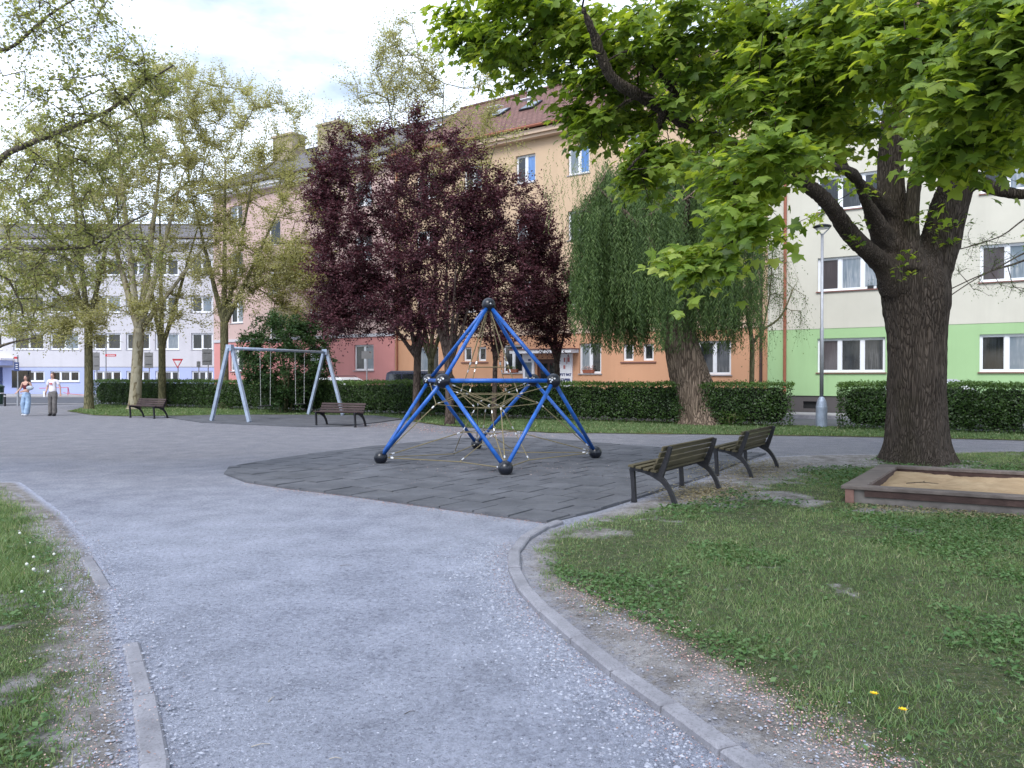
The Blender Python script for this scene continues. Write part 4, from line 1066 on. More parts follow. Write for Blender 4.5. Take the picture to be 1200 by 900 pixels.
# ================================================================ SIGNS AND SMALL THINGS BY THE FAR STREET
def pole(px, y0, Y, rad=.03, z0=0):
    x, _, zt = P(px, y0, Y); return x, zt
def signpost(name, px, ytop, Y, label, cat, group=None):
    x, zt = pole(px, ytop, Y); r = empty(name, (x, Y, 0), 0, label, cat, group); MB().tube([(0,0,0), (0,0,zt)], .034, 8).build('pole', M['pole'], r); return r, x
def rect(r, x0, px0, px1, y0, y1, Y, mat, name='panel', parent=None):
    a = P(px0, y1, Y); b = P(px1, y0, Y)
    return MB().box(a[0]-x0, b[0]-x0, -.07, -.045, a[2], b[2]).build(name, mat, parent or r, bevel=.005)
for px, ax, bx, y0, y1, yt, lb in ((175, 169.8, 180, 413, 431.5, 412, 'grey back of a rectangular traffic sign right behind the mottled tree trunk'),
                               (244, 237.5, 249, 409, 428, 408, 'grey back of a rectangular traffic sign in front of the corner of the pink house'),
                               (113.6, 109.5, 117.5, 413, 434, 412, 'grey back of a traffic sign beside the slender tree trunk left of the mottled one'),
                               (233, 231, 235.4, 423.5, 430.5, 423, 'small grey sign back low on a thin pole next to the triangular yield sign')):
    r, x = signpost('traffic_sign', px, yt, 45 if px != 233 else 46, lb, 'traffic sign', 'sign backs by the far street')
    rect(r, x, ax, bx, y0, y1, 45 if px != 233 else 46, M['signback'], 'sign_panel')
    for fy in (.25, .75):
        rect(r, x, ax+1, bx-1, y0+(y1-y0)*fy-.3, y0+(y1-y0)*fy+.5, (45 if px != 233 else 46)-.04, M['pole'], 'rail')
r, x = signpost('yield_sign', 208.7, 421, 45, 'red and white triangular yield sign pointing down', 'traffic sign')
def tri(s, y, mat, nm, par, zt, th):
    a = (-.33*s, y, zt); b = (.33*s, y, zt); c = (0, y, zt-.58*s); MB().add([a, b, c]+[(q[0], q[1]+th, q[2]) for q in (a, b, c)], [(0,2,1),(3,4,5),(0,1,4,3),(1,2,5,4),(2,0,3,5)]).build(nm, mat, par)
zt = P(208, 420.5, 45)[2]
tri(1, -.06, M['red'], 'red_border', r, zt, .015); tri(.62, -.066, M['wsign'], 'white_field', r, zt-.11, .01)
r, x = signpost('street_name_sign', 124.3, 390, 45, 'small red street name plate on a thin pole', 'street sign')
rect(r, x, 124.2, 136.8, 415, 417.8, 45, M['red'], 'name_plate')
m = MB()
for k in range(9): m.box(.12+k*.052, .155+k*.052, -.074, -.0705, P(0, 416.9, 45)[2], P(0, 415.9, 45)[2]+.01*(k % 3 == 0))
o = m.build('lettering', M['wsign'], r); o['kind'] = 'stuff'
r, x = signpost('bus_stop_sign', 21, 416, 39, 'dark blue sign with a red plate above it behind the long haired person', 'sign')
rect(r, x, 17.6, 23.2, 424.5, 434.8, 39, M['dkblue'], 'sign_panel'); rect(r, x, 17.4, 21.2, 418, 420.5, 39, M['red'], 'red_plate')
m = MB(); z0 = P(0, 432, 39)[2]
for k in range(3): m.box(-.07, .05, -.078, -.0715, z0+k*.10, z0+.03+k*.10)
m.build('lettering', M['wsign'], r)['kind'] = 'stuff'
nb = empty('notice_board', (P(22, 0, 39.5)[0], 39.5, 0), 0, 'dark glazed notice board on a post beside the person in the red top', 'notice board')
x = nb.location.x; rect(nb, x, 14.8, 37, 434.5, 454, 39.5, M['glass'], 'glass_case'); rect(nb, x, 14.4, 37.4, 433.9, 434.4, 39.5, M['frame_iron'], 'frame'); rect(nb, x, 14.4, 37.4, 454.1, 454.6, 39.5, M['frame_iron'], 'frame')
MB().tube([(-.05,0,0), (-.05,0,1.7)], .06, 8).build('post', M['pole'], nb)
bn = empty('litter_bin', (P(-3, 0, 40)[0], 40, 0), 0, 'dark green wheeled bin cut by the left edge of the picture', 'bin')
MB().lathe([(.25, .06), (.30, .95)], 12).build('body', M['bin'], bn); MB().lathe([(.33, .955), (.32, 1.03), (.1, 1.14)], 12).build('lid', M['bin'], bn); MB().lathe([(.306, .62), (.31, .68)], 12).build('band', M['wsign'], bn)
m = MB().lathe([(.05, 0), (.05, .60), (.03, .64)], 10); o = m.build('bollard', M['black']); o.location = (P(5.6, 0, 39)[0], 39, 0); tag(o, 'short black bollard next to the green bin', 'bollard')
MB().lathe([(.053, .5), (.053, .55)], 10).build('band', M['wsign'], o)
rl = empty('railing', (P(60, 0, 57)[0], 57, 0), 0, 'low red metal railing in front of the pale blue wall', 'railing')
def rpts(l): return [(P(a, b, 57)[0]-rl.location.x, 0, P(a, b, 57)[2]) for a, b in l]
MB().tube(rpts([(46, 455), (80, 454), (81, 461)]), .03, 6).build('top_rail', M['redrail'], rl); MB().tube(rpts([(79.5, 454), (79.5, 467)]), .03, 6).build('post', M['redrail'], rl); MB().tube(rpts([(58, 459), (58, 467)]), .03, 6).build('post', M['redrail'], rl); MB().tube(rpts([(74, 460), (82, 461.5), (101, 463.5)]), .025, 6).build('lower_rail', M['redrail'], rl)
x = P(430, 0, 36.6)[0]; r = empty('sign_pole', (x, 36.6, 0), 0, 'slim grey sign pole in front of the pink house window', 'sign'); zt = P(0, 412, 36.6)[2]
MB().tube([(0,0,0), (0,0,zt)], .035, 8).build('pole', M['pole'], r); MB().box(-.25, .25, -.06, -.04, zt-.35, zt+.02).build('sign_panel', M['signback'], r)

# ================================================================ BUILDINGS
def roof_slab(name, q, mat, parent, th=.12):
    """q: four corners eave-right, eave-left, ridge-left, ridge-right; tiles laid by UV in metres"""
    q = [Vector(v) for v in q]; n_ = (q[1]-q[0]).cross(q[3]-q[0]).normalized()
    if n_.z < 0: n_ = -n_
    me = bpy.data.meshes.new(name)
    me.from_pydata([tuple(v) for v in q]+[tuple(v-n_*th) for v in q], [], [(0,1,2,3),(7,6,5,4)]+[(k,4+k,4+(k+1)%4,(k+1)%4) for k in range(4)])
    uv = me.uv_layers.new(name='UVMap'); e = (q[1]-q[0]).normalized()
    for pl in me.polygons:
        for li in pl.loop_indices:
            v = me.vertices[me.loops[li].vertex_index].co-q[0]; a = v.dot(e); uv.data[li].uv = (a, (v-e*a).length)
    me.materials.append(mat); me.update(); return link(name, me, None, parent)

def facade_wall(root, name, s0, s1, z0, z1, ops, mat, th=.16, y=0):
    """one colour band of render with real openings and reveals"""
    ops = [(max(a, s0), min(b, s1), max(c, z0), min(d, z1), b2) for (a, b, c, d, b2) in ops if b > s0 and a < s1 and d > z0+.01 and c < z1-.01]
    xs = sorted({s0, s1, *[o[0] for o in ops], *[o[1] for o in ops]}); zs = sorted({z0, z1, *[o[2] for o in ops], *[o[3] for o in ops]})
    m = MB()
    for i in range(len(xs)-1):
        for j in range(len(zs)-1):
            cx, cz = (xs[i]+xs[i+1])/2, (zs[j]+zs[j+1])/2
            if any(o[0] < cx < o[1] and o[2] < cz < o[3] for o in ops): continue
            m.add([(xs[i], y, zs[j]), (xs[i+1], y, zs[j]), (xs[i+1], y, zs[j+1]), (xs[i], y, zs[j+1])], [(0,3,2,1)][0:1] if False else [(0,1,2,3)])
    for a, b, c, d, _ in ops:
        m.add([(a,y,c),(b,y,c),(b,y,d),(a,y,d),(a,y-th,c),(b,y-th,c),(b,y-th,d),(a,y-th,d)], [(0,1,5,4),(1,2,6,5),(2,3,7,6),(3,0,4,7)])
    return m.build(name, mat, root)

def window(root, sc, w, z0, z1, n, glass, sill, y=0, ratios=None, tilt=False, fr=.065):
    s0, s1 = sc-w/2, sc+w/2; y0, y1 = y-.155, y-.095
    m = MB().box(s0, s1, y0, y1, z0, z0+fr).box(s0, s1, y0, y1, z1-fr, z1).box(s0, s0+fr, y0, y1, z0+fr+.001, z1-fr-.001).box(s1-fr, s1, y0, y1, z0+fr+.001, z1-fr-.001)
    ratios = ratios or [1/n]*n; acc = s0; cuts = []
    for k in range(n-1):
        acc += w*ratios[k]; cuts.append(acc); m.box(acc-.055, acc+.055, y0+.002, y1+.002, z0+fr+.001, z1-fr-.001)
    fo = m.build('window', M['upvc'], root, bevel=0)
    ed = [s0+fr]+[v for c in cuts for v in (c-.055, c+.055)]+[s1-fr]
    for k in range(n):
        a, b = ed[2*k]+.03, ed[2*k+1]-.03; g = glass[k % len(glass)]
        # inner sash
        mm = MB().box(a-.028, b+.028, y0+.012, y1-.012, z0+fr+.002, z0+fr+.03).box(a-.028, b+.028, y0+.012, y1-.012, z1-fr-.03, z1-fr-.002).box(a-.028, a, y0+.012, y1-.012, z0+fr+.031, z1-fr-.031).box(b, b+.028, y0+.012, y1-.012, z0+fr+.031, z1-fr-.031)
        mm.build('sash', M['upvc'], fo)
        MB().box(a, b, y0+.02, y0+.03, z0+fr+.031, z1-fr-.031).build('pane', M[g], fo)
    if sill: MB().box(s0-.05, s1+.05, y-.155, y+.06, z0-.045, z0-.004).build('sill', M[sill], fo)
    return fo

FA = R(147)
P0 = (12.95, 28.5)
def broot(off, label, z=0.0):
    d = (-.8387, .5446); n_ = (-.5446, -.8387)
    return empty('apartment_building', (P0[0]+n_[0]*off, P0[1]+n_[1]*off, z), FA, label, 'building', 'apartment houses along the street')
def shell(r, s0, s1, top, y=0, depth=12, mat=None, name='side_wall'):
    m = MB().add([(s0,y-.16,0),(s0,y-.16,top),(s0,-depth,top),(s0,-depth,0)], [(0,1,2,3)]).add([(s1,y-.16,0),(s1,y-.16,top),(s1,-depth,top),(s1,-depth,0)], [(3,2,1,0)]).add([(s0,-depth,0),(s1,-depth,0),(s1,-depth,top),(s0,-depth,top)], [(3,2,1,0)])
    m.build(name, mat, r)
def roof(r, s0, s1, ez, rz_, y0=.62, ridge=-6, mat='roof', soff='ledge', gut='copper'):
    ro = roof_slab('roof', [(s0, y0, ez), (s1, y0, ez), (s1, ridge, rz_), (s0, ridge, rz_)], M[mat], r)
    roof_slab('roof', [(s1, 2*ridge-y0, ez), (s0, 2*ridge-y0, ez), (s0, ridge-.01, rz_), (s1, ridge-.01, rz_)], M[mat], r)
    MB().box(s0, s1, .003, y0-.09, ez-.42, ez-.20).box(s0, s1, .003, y0-.22, ez-.56, ez-.421).build('cornice', M[soff], r)
    MB().tube([(s0, y0+.03, ez-.10), (s1, y0+.03, ez-.10)], .075, 8).build('gutter', M[gut], r)
    MB().tube([(s0, ridge, rz_+.02), (s1, ridge, rz_+.02)], .12, 8).build('ridge_cap', M[mat], r)
    for s in (s0, s1):   # gable triangle
        MB().add([(s, y0-.5, ez-.25), (s, 2*ridge-y0+.5, ez-.25), (s, ridge, rz_-.15)], [(0,1,2)]).build('gable', M['ledge'], r)
    return ro
def pipe(r, s, z0, z1, mat, y=.10, rad=.055):
    m = MB().tube([(s, y, z0), (s, y, z1)], rad, 10); k = z0+1.0
    m.build('downpipe', M[mat], r)
    while k < z1: MB().tube([(s, y, k), (s, y, k+.05)], rad+.012, 10).build('pipe_clip', M[mat], r); k += 2.6

# --- green and cream house
g = broot(.30, 'cream apartment house with a light green ground floor behind the big maple')
cols = [.05, -5.25, -10.5]; wins = []
for c in cols:
    for k, (a, b) in enumerate(((1.70, 3.0), (4.80, 6.08), (7.85, 9.15), (10.9, 12.2))): wins.append((c-1.18, c+1.18, a, b, (c, k)))
vent = (1.05, 1.75, .30, .58, None)
facade_wall(g, 'plinth', -16, 3.1, 0, .80, [vent], M['plinth'], y=-.04); MB().box(1.05, 1.75, -.19, -.17, .30, .58).build('vent', M['black'], g)
facade_wall(g, 'green_wall', -16, 3.1, .80, 3.38, wins, M['green']); facade_wall(g, 'cream_wall', -16, 3.1, 3.38, 13.1, wins, M['cream'], y=.012)
shell(g, -16, 3.1, 13.1, 0, 12, M['cream']); MB().add([(3.1,.01,0),(3.1,.01,13.1),(3.1,-.35,13.1),(3.1,-.35,0)], [(0,1,2,3)]).build('corner_strip', M['white'], g)
gl = [['glassc','glass','blindg'], ['glassl','glassl','blindg'], ['glass','glassc','glass'], ['glassl','glass','glassc']]
gl2 = [['glassc','glassl','glass'], ['glassc','glassl','blindg'], ['glass','glassl','glassc'], ['glass','glass','glassc']]
for a, b, c, d, (cc, k) in wins: window(g, cc, 2.36, c, d, 3, (gl if cc > -1 else gl2)[k], 'brownsill', y=.0 if k == 0 else .012)
roof(g, -16, 3.2, 13.4, 17.9); pipe(g, 2.42, .1, 12.9, 'copper', .10, .06)
tag(MB().box(-16, 24, .35, 2.0, .0, .16).build('pavement', M['pave']), kind='structure')
o = bpy.data.objects['pavement']; o.location = (P0[0], P0[1], 0); o.rotation_euler = (0, 0, FA)
tag(MB().box(-16, 24, 2.003, 2.14, .0, .13).build('street_kerb', M['kerb']), kind='structure')
o = bpy.data.objects['street_kerb']; o.location = (P0[0], P0[1], 0); o.rotation_euler = (0, 0, FA)

# --- orange and beige house
be = broot(0, 'beige apartment house with an orange ground floor and a red tiled roof', .12)
S0, S1 = 3.12, 23.05; ops = []; spec = []
low = [(5.36, 1.42, 1.50, 2.92, 2, ['glassc','glassc']), (8.3, .50, 2.12, 2.86, 1, ['glass']), (9.25, .50, 2.12, 2.86, 1, ['glass']), (11.15, 1.12, 1.56, 2.95, 2, ['glass','glassl']), (15.4, 1.15, 1.6, 2.98, 2, ['glassc','glassc']),
       (17.25, .50, 2.2, 2.92, 1, ['glass']), (18.15, .50, 2.2, 2.92, 1, ['glass']), (20.75, 1.42, 1.66, 3.0, 2, ['glassc','glassl'])]
for w in low: spec.append(w)
ucols = [5.4, 8.75, 11.75, 14.65, 17.8, 20.8]
ug = [['glassc','glass'],['glass','glassl'],['blind','glassl'],['blind','glass'],['glassl','glassc'],['glass','glassc']]
for i, c in enumerate(ucols):
    for k, z in enumerate((4.72, 7.78, 10.80)):
        spec.append((c, 1.12 if i not in (0, 5) else 1.42, z, z+1.36, 2, ug[i] if k == 2 else ug[(i+k) % 6 if (i+k) % 6 not in (2, 3) else 0]))
for c, w, a, b, n_, gs in spec: ops.append((c-w/2, c+w/2, a, b, None))
dr = (12.82, 14.02, .15, 2.25, None); ops.append(dr)
facade_wall(be, 'plinth', S0, S1, -.12, .45, [dr], M['plinth'], y=-.03); facade_wall(be, 'orange_wall', S0, S1, .45, 3.42, ops, M['orange']); facade_wall(be, 'beige_wall', S0, S1, 3.66, 13.0, ops, M['beige'], y=.02)
MB().box(S0, S1, -.15, .05, 3.421, 3.47).box(S0, S1, -.15, .03, 3.472, 3.61).box(S0, S1, -.15, .06, 3.612, 3.66).build('ledge', M['ledge'], be)
shell(be, S0, S1, 13.0, 0, 12, M['beige'])
for c, w, a, b, n_, gs in spec:
    window(be, c, w, a, b, n_, gs, 'greysill' if w > .6 else None)
for c in (8.775, 17.7): MB().box(c-.85, c+.85, .001, .05, 2.02 if c < 10 else 2.10, 2.08 if c < 10 else 2.16).build('shared_sill', M['brownsill'], be)
ro = roof(be, S0, S1, 13.35, 17.75)
for s, t in ((16.0, .50), (18.0, .50), (22.3, .48)):
    y_ = .62+(-6.62)*t; z_ = 13.35+4.4*t; ang = math.atan2(4.4, -6.62)
    Mx = Matrix.Translation((s, y_, z_)) @ Matrix.Rotation(math.atan2(-4.4, 6.62), 4, 'X')
    o = MB().box(-.42, .42, -.62, .62, .02, .10, Mx).build('skylight', M['frame_iron'], be); MB().box(-.34, .34, -.54, .54, .101, .115, Mx).build('pane', M['glassl'], o)
    Mo = Matrix.Translation((s, y_, z_)) @ Matrix.Rotation(math.atan2(-4.4, 6.62)+R(24), 4, 'X'); MB().box(-.40, .40, .1, .66, .30, .34, Mo).build('sash', M['wsign'], o)
MB().tube([(16.7, -3.6, 15.9), (16.7, -3.6, 17.0)], .09, 8).build('vent_pipe', M['wsign'], be)
pipe(be, 3.42, .1, 12.9, 'dkpipe', .09, .06); pipe(be, 22.85, .1, 12.9, 'copper', .09, .05)
dd = MB().box(12.82, 14.02, -.155, -.10, .15, 2.25).build('door', M['door'], be)
MB().box(12.98, 13.36, -.099, -.09, .9, 2.05).build('pane', M['glass'], dd); MB().box(13.48, 13.86, -.099, -.09, .9, 2.05).build('pane', M['glass'], dd); MB().box(13.40, 13.44, -.099, -.05, 1.1, 1.35).build('handle', M['ferrule'], dd)
MB().box(11.75, 15.1, .005, .75, 2.52, 2.68).build('canopy', M['wsign'], be); MB().box(11.7, 15.15, .004, .8, 2.683, 2.73).build('canopy_sheet', M['brownsill'], be)
MB().box(12.8, 14.02, .0, 1.0, .0, .15).build('door_step', M['pave'], be)
def text(body, size, mat, parent, s, y_, z_, bold=.012, rot=None):
    cu = bpy.data.curves.new('lettering', 'FONT'); cu.body = body; cu.size = size; cu.align_x = 'CENTER'; cu.align_y = 'CENTER'; cu.offset = bold; cu.extrude = .002
    o = bpy.data.objects.new('lettering', cu); C.objects.link(o); cu.materials.append(mat); o.parent = parent
    dg = bpy.context.evaluated_depsgraph_get(); me = bpy.data.meshes.new_from_object(o.evaluated_get(dg)); bpy.data.objects.remove(o); o = bpy.data.objects.new('lettering', me); C.objects.link(o); o.parent = parent
    me.materials.clear(); me.materials.append(mat); o['kind'] = 'stuff'; o.matrix_local = Matrix.Translation((s, y_, z_)) @ Matrix(((-1,0,0,0),(0,0,1,0),(0,1,0,0),(0,0,0,1))); return o
pn = MB().box(12.05, 12.72, .004, .10, .5, 2.50).build('notice_panel', M['wsign'], be); pn['label'] = 'white panel with a red and blue emblem above two lines of dark lettering'
text('BTT PAT', .155, M['ink'], pn, 12.385, .103, 1.50); text('ZAPERI', .155, M['ink'], pn, 12.385, .103, 1.26); MB().box(12.12, 12.65, .1005, .104, 1.08, 1.095).build('lettering', M['ink'], pn)
m = MB()
for a, b, c_, d in ((12.17, 12.27, 2.2, 2.42), (12.29, 12.33, 2.1, 2.42), (12.40, 12.48, 2.2, 2.40), (12.40, 12.50, 1.88, 2.05)): m.box(a, b, .1005, .106, c_-.1, d-.1)
m.build('emblem', simple('faded_red_print', (.42, .13, .12), .6), pn)
pn = MB().box(14.12, 14.75, .004, .10, .5, 2.50).build('notice_panel', M['wsign'], be); pn['label'] = 'white panel with small notices left of the door'
MB().box(14.25, 14.62, .1005, .112, 1.4, 2.1).build('notice', M['glassl'], pn); MB().box(14.3, 14.45, .1005, .108, 2.18, 2.26).build('lettering', M['ink'], pn)
# flower boxes on two sills
def to_world(root, v): return Matrix.Translation(root.location) @ Matrix.Rotation(root.rotation_euler.z, 4, 'Z') @ Vector(v)
for s, zz, lb in ((11.25, 1.58, 'terracotta flower box on the sill of the open orange house window'), (15.4, 1.62, 'terracotta flower box on the sill left of the house door')):
    v = to_world(be, (s, -.03, zz)); fb = empty('flower_box', v, FA, lb, 'flower box', 'flower boxes on the orange house')
    MB().add([(-.25,-.06,0),(.25,-.06,0),(.25,.08,0),(-.25,.08,0),(-.29,-.07,.16),(.29,-.07,.16),(.29,.10,.16),(-.29,.10,.16)], [(0,3,2,1),(4,5,6,7),(0,1,5,4),(1,2,6,5),(2,3,7,6),(3,0,4,7)]).build('box', M['terracotta'], fb)
    n = 60; pos = np.column_stack([RNG.uniform(-.26,.26,n), RNG.uniform(-.05,.09,n), RNG.uniform(.15,.32,n)]); leafscatter('plants', pos, RNG.normal(size=(n,3)), RNG.normal(size=(n,3)), RNG.uniform(.04,.09,n), RNG.random(n), M['petal'] if s < 12 else M['lf_small'], T_OVAL, fb)
for s, w_ in ((-.62, .2), (-.98, .3)):
    v = to_world(g, (s, .0, 4.80)); fb = empty('plant_pot', v, FA, 'small dark pot with a sparse plant on the first floor sill, the %s one' % ('wider' if w_ > .25 else 'narrower'), 'plant pot', 'pots on the cream house sill')
    MB().box(-w_/2, w_/2, -.08, .04, 0, .12).build('pot', M['black'], fb); n = 12; pos = np.column_stack([RNG.uniform(-.1,.1,n), RNG.uniform(-.04,.02,n), RNG.uniform(.15,.35,n)]); leafscatter('plant', pos, RNG.normal(size=(n,3)), RNG.normal(size=(n,3)), RNG.uniform(.05,.1,n), RNG.random(n), M['lf_shrub'], T_LANCE, fb)

# --- pink house
pk = broot(0, 'pink apartment house with a grey roof and tall ochre chimneys', .38); S0, S1 = 23.08, 38.95; ops = []; spec = []
for i, c in enumerate((25.4, 29.2, 36.6)):
    spec.append((c, 1.5 if i == 0 else 1.3, 1.50, 2.95, 2, ['glassl','glassc'] if i == 0 else ['glassc','glassl']))
    for k, z in enumerate((4.6, 7.7, 10.75)): spec.append((c, 1.3, z, z+1.4, 2, [['glass','glassc'],['glassc','glassl'],['glassl','glass']][(i+k) % 3]))
for k, z in enumerate((3.3, 6.3, 9.3)): spec.append((32.9, 1.1, z, z+1.5, 1, ['glassc']))
for c, w, a, b, n_, gs in spec: ops.append((c-w/2, c+w/2, a, b, None))
facade_wall(pk, 'pink_wall', S0, S1, -.38, 3.38, ops, M['pink']); facade_wall(pk, 'pale_pink_wall', S0, S1, 3.56, 13.0, ops, M['pinkl'], y=.02); MB().box(S0, S1, -.15, .06, 3.381, 3.559).build('ledge', M['white'], pk)
shell(pk, S0, S1, 13.0, 0, 12, M['pinkl'])
for c, w, a, b, n_, gs in spec: window(pk, c, w, a, b, n_, gs, 'greysill')
roof(pk, S0, S1, 13.35, 17.2, mat='roofg', soff='wsign', gut='dkpipe')
for s in (37.4, 32.9):
    o = MB().box(s-1.0, s+1.0, -5.6, -4.4, 14.6, 17.9).build('chimney', M['chim'], pk); MB().box(s-1.1, s+1.1, -5.7, -4.3, 17.901, 18.05).build('chimney_cap', M['chim'], o)
# balconies on the stair side
for z in (4.3, 7.4):
    o = MB().box(30.4, 32.1, .03, 1.0, z-.14, z).build('balcony', M['white'], pk)
    MB().box(30.4, 32.1, .96, 1.0, z+.003, z+1.0).box(30.4, 30.44, .03, .957, z+.003, z+1.0).box(32.06, 32.1, .03, .957, z+.003, z+1.0).build('parapet', M['chim'], o)

# --- pale house across the far street
wh = empty('apartment_building', (-24.6, 62, -.1), R(180), 'long pale grey house with a light blue basement storey at the far left', 'building', 'apartment houses along the street'); ops = []; spec = []
def sx_(px): return -24.6-(px-600)/F*62
cen = [(34, 36), (76, 34), (126, 32), (162, 28), (196, 28), (237, 25), (-14, 34), (-56, 34), (-98, 34)]
for i, (c, wpx) in enumerate(cen):
    s = sx_(c); w = wpx/F*62
    spec.append((s, w, 1.20, 2.10, 3, ['glass','glassc','glass']))
    for k, z in enumerate((3.84, 6.9, 9.95)): spec.append((s, w, z, z+1.38, 2, [['glass','glassc'],['glassc','glass'],['glassl','glassc']][(i*2+k) % 3]))
for c, w, a, b, n_, gs in spec: ops.append((c-w/2, c+w/2, a, b, None))
facade_wall(wh, 'blue_wall', -.4, 40, 0, 2.38, ops, M['blue']); facade_wall(wh, 'pale_wall', -.4, 40, 2.44, 12.7, ops, M['white'], y=.03); MB().box(-.4, 40, -.15, .01, 2.381, 2.439).build('ledge', M['greysill'], wh)
shell(wh, -.4, 40, 12.7, 0, 12, M['white'])
for c, w, a, b, n_, gs in spec: window(wh, c, w, a, b, n_, gs, 'greysill', fr=.10, y=0)
roof(wh, -.4, 40, 13.05, 15.3, mat='roofg', soff='wsign', gut='dkpipe')
s = sx_(0); MB().box(s-1.1, s+3, .01, 1.6, 2.55, 2.95).build('canopy', M['blue'], wh); MB().box(s-1.2, s+3, .01, 1.7, 2.953, 3.12).build('canopy_edge', M['wsign'], wh); MB().box(s-.2, s+1.4, .004, .06, .2, 2.4).build('door', M['dkblue'], wh)
tag(MB().box(-70, -24, 55.4, 61.9, 0, .11).build('pavement', M['pave']), kind='structure')
tag(MB().box(-48, -23.5, 41.95, 42.1, 0, .03).build('street_kerb', M['pave']), kind='structure')

# ================================================================ VEGETATION
def skeleton(limbs, att, step=.4, alpha=.25, jit=.06, up=.1):
    """limbs: list of polylines [(x,y,z,r)...]; att (N,3) crown points. Returns nodes, parent, radius, tip index of every attractor."""
    nodes = []; par = []; base_r = []
    for L in limbs:
        L = [np.array(q, float) for q in L]; prev = -1
        if nodes:
            d = [np.linalg.norm(q-L[0][:3]) for q in nodes]; k = int(np.argmin(d)); prev = k if d[k] < .6 else -1
        for i in range(len(L)):
            if i:
                n = max(1, int(np.linalg.norm(L[i][:3]-L[i-1][:3])/step))
                for t in range(1, n+1):
                    q = L[i-1]+(L[i]-L[i-1])*t/n; nodes.append(q[:3]); par.append(prev); base_r.append(q[3]); prev = len(nodes)-1
            else:
                nodes.append(L[0][:3]); par.append(prev); base_r.append(L[0][3]); prev = len(nodes)-1
    N0 = len(nodes); cap = N0+len(att)*14+10
    X = np.zeros((cap, 3)); X[:N0] = nodes; D = np.zeros(cap); n = N0; par = par+[-1]*(cap-N0)
    src = X[:N0]; ad = np.array([np.min(np.linalg.norm(src-a, axis=1)) for a in att]); order = np.argsort(ad); tips = np.zeros(len(att), int)
    # only the outer half of manual limbs should carry twigs
    br = np.array(base_r); ok = np.zeros(cap, bool); ok[:N0] = br < max(.13, br.max()*.45)
    for ai in order:
        a = att[ai]; c = np.linalg.norm(X[:n]-a, axis=1)+alpha*D[:n]; c[~ok[:n]] = 1e9
        k = int(np.argmin(c)); p = X[k]; L = np.linalg.norm(a-p); m = max(1, min(12, int(L/step))); prev = k
        bend = RNG.normal(0, jit, 3)*L+np.array([0, 0, up*L])
        for t in range(1, m+1):
            u = t/m; X[n] = p+(a-p)*u+bend*4*u*(1-u)*.5+RNG.normal(0, jit*.25, 3)*(t < m); par[n] = prev; D[n] = D[prev]+L/m; ok[n] = True; prev = n; n += 1
        tips[ai] = prev
    return X[:n], np.array(par[:n]), br, N0, tips
def tubes_np(name, X, par, rad, sel, mat, parent, k=5):
    idx = np.array([i for i in sel if par[i] >= 0])
    a = X[par[idx]]; b = X[idx]; ra = rad[par[idx]]; rb = rad[idx]; ra = np.minimum(ra, rb*1.5)
    d = b-a; L = np.linalg.norm(d, axis=1, keepdims=True)+1e-9; d = d/L; a = a-d*ra[:,None]*.3
    up = np.where(np.abs(d[:,2:3]) > .9, np.array([[1.,0,0]]), np.array([[0,0,1.]])); u = np.cross(d, up); u /= np.linalg.norm(u, axis=1, keepdims=True); v = np.cross(d, u)
    w = 2*np.pi*np.arange(k)/k; ring = u[:,None]*np.cos(w)[None,:,None]+v[:,None]*np.sin(w)[None,:,None]
    V = np.concatenate([a[:,None]+ring*ra[:,None,None], b[:,None]+ring*rb[:,None,None]], 1).reshape(-1, 3)
    i = np.arange(k); j = (i+1) % k; q = np.stack([i, j, j+k, i+k], 1); f = (np.arange(len(idx))*2*k)[:,None,None]+q[None]
    return link(name, mesh_np(name, V, f.reshape(-1, 4), None, True), mat, parent)
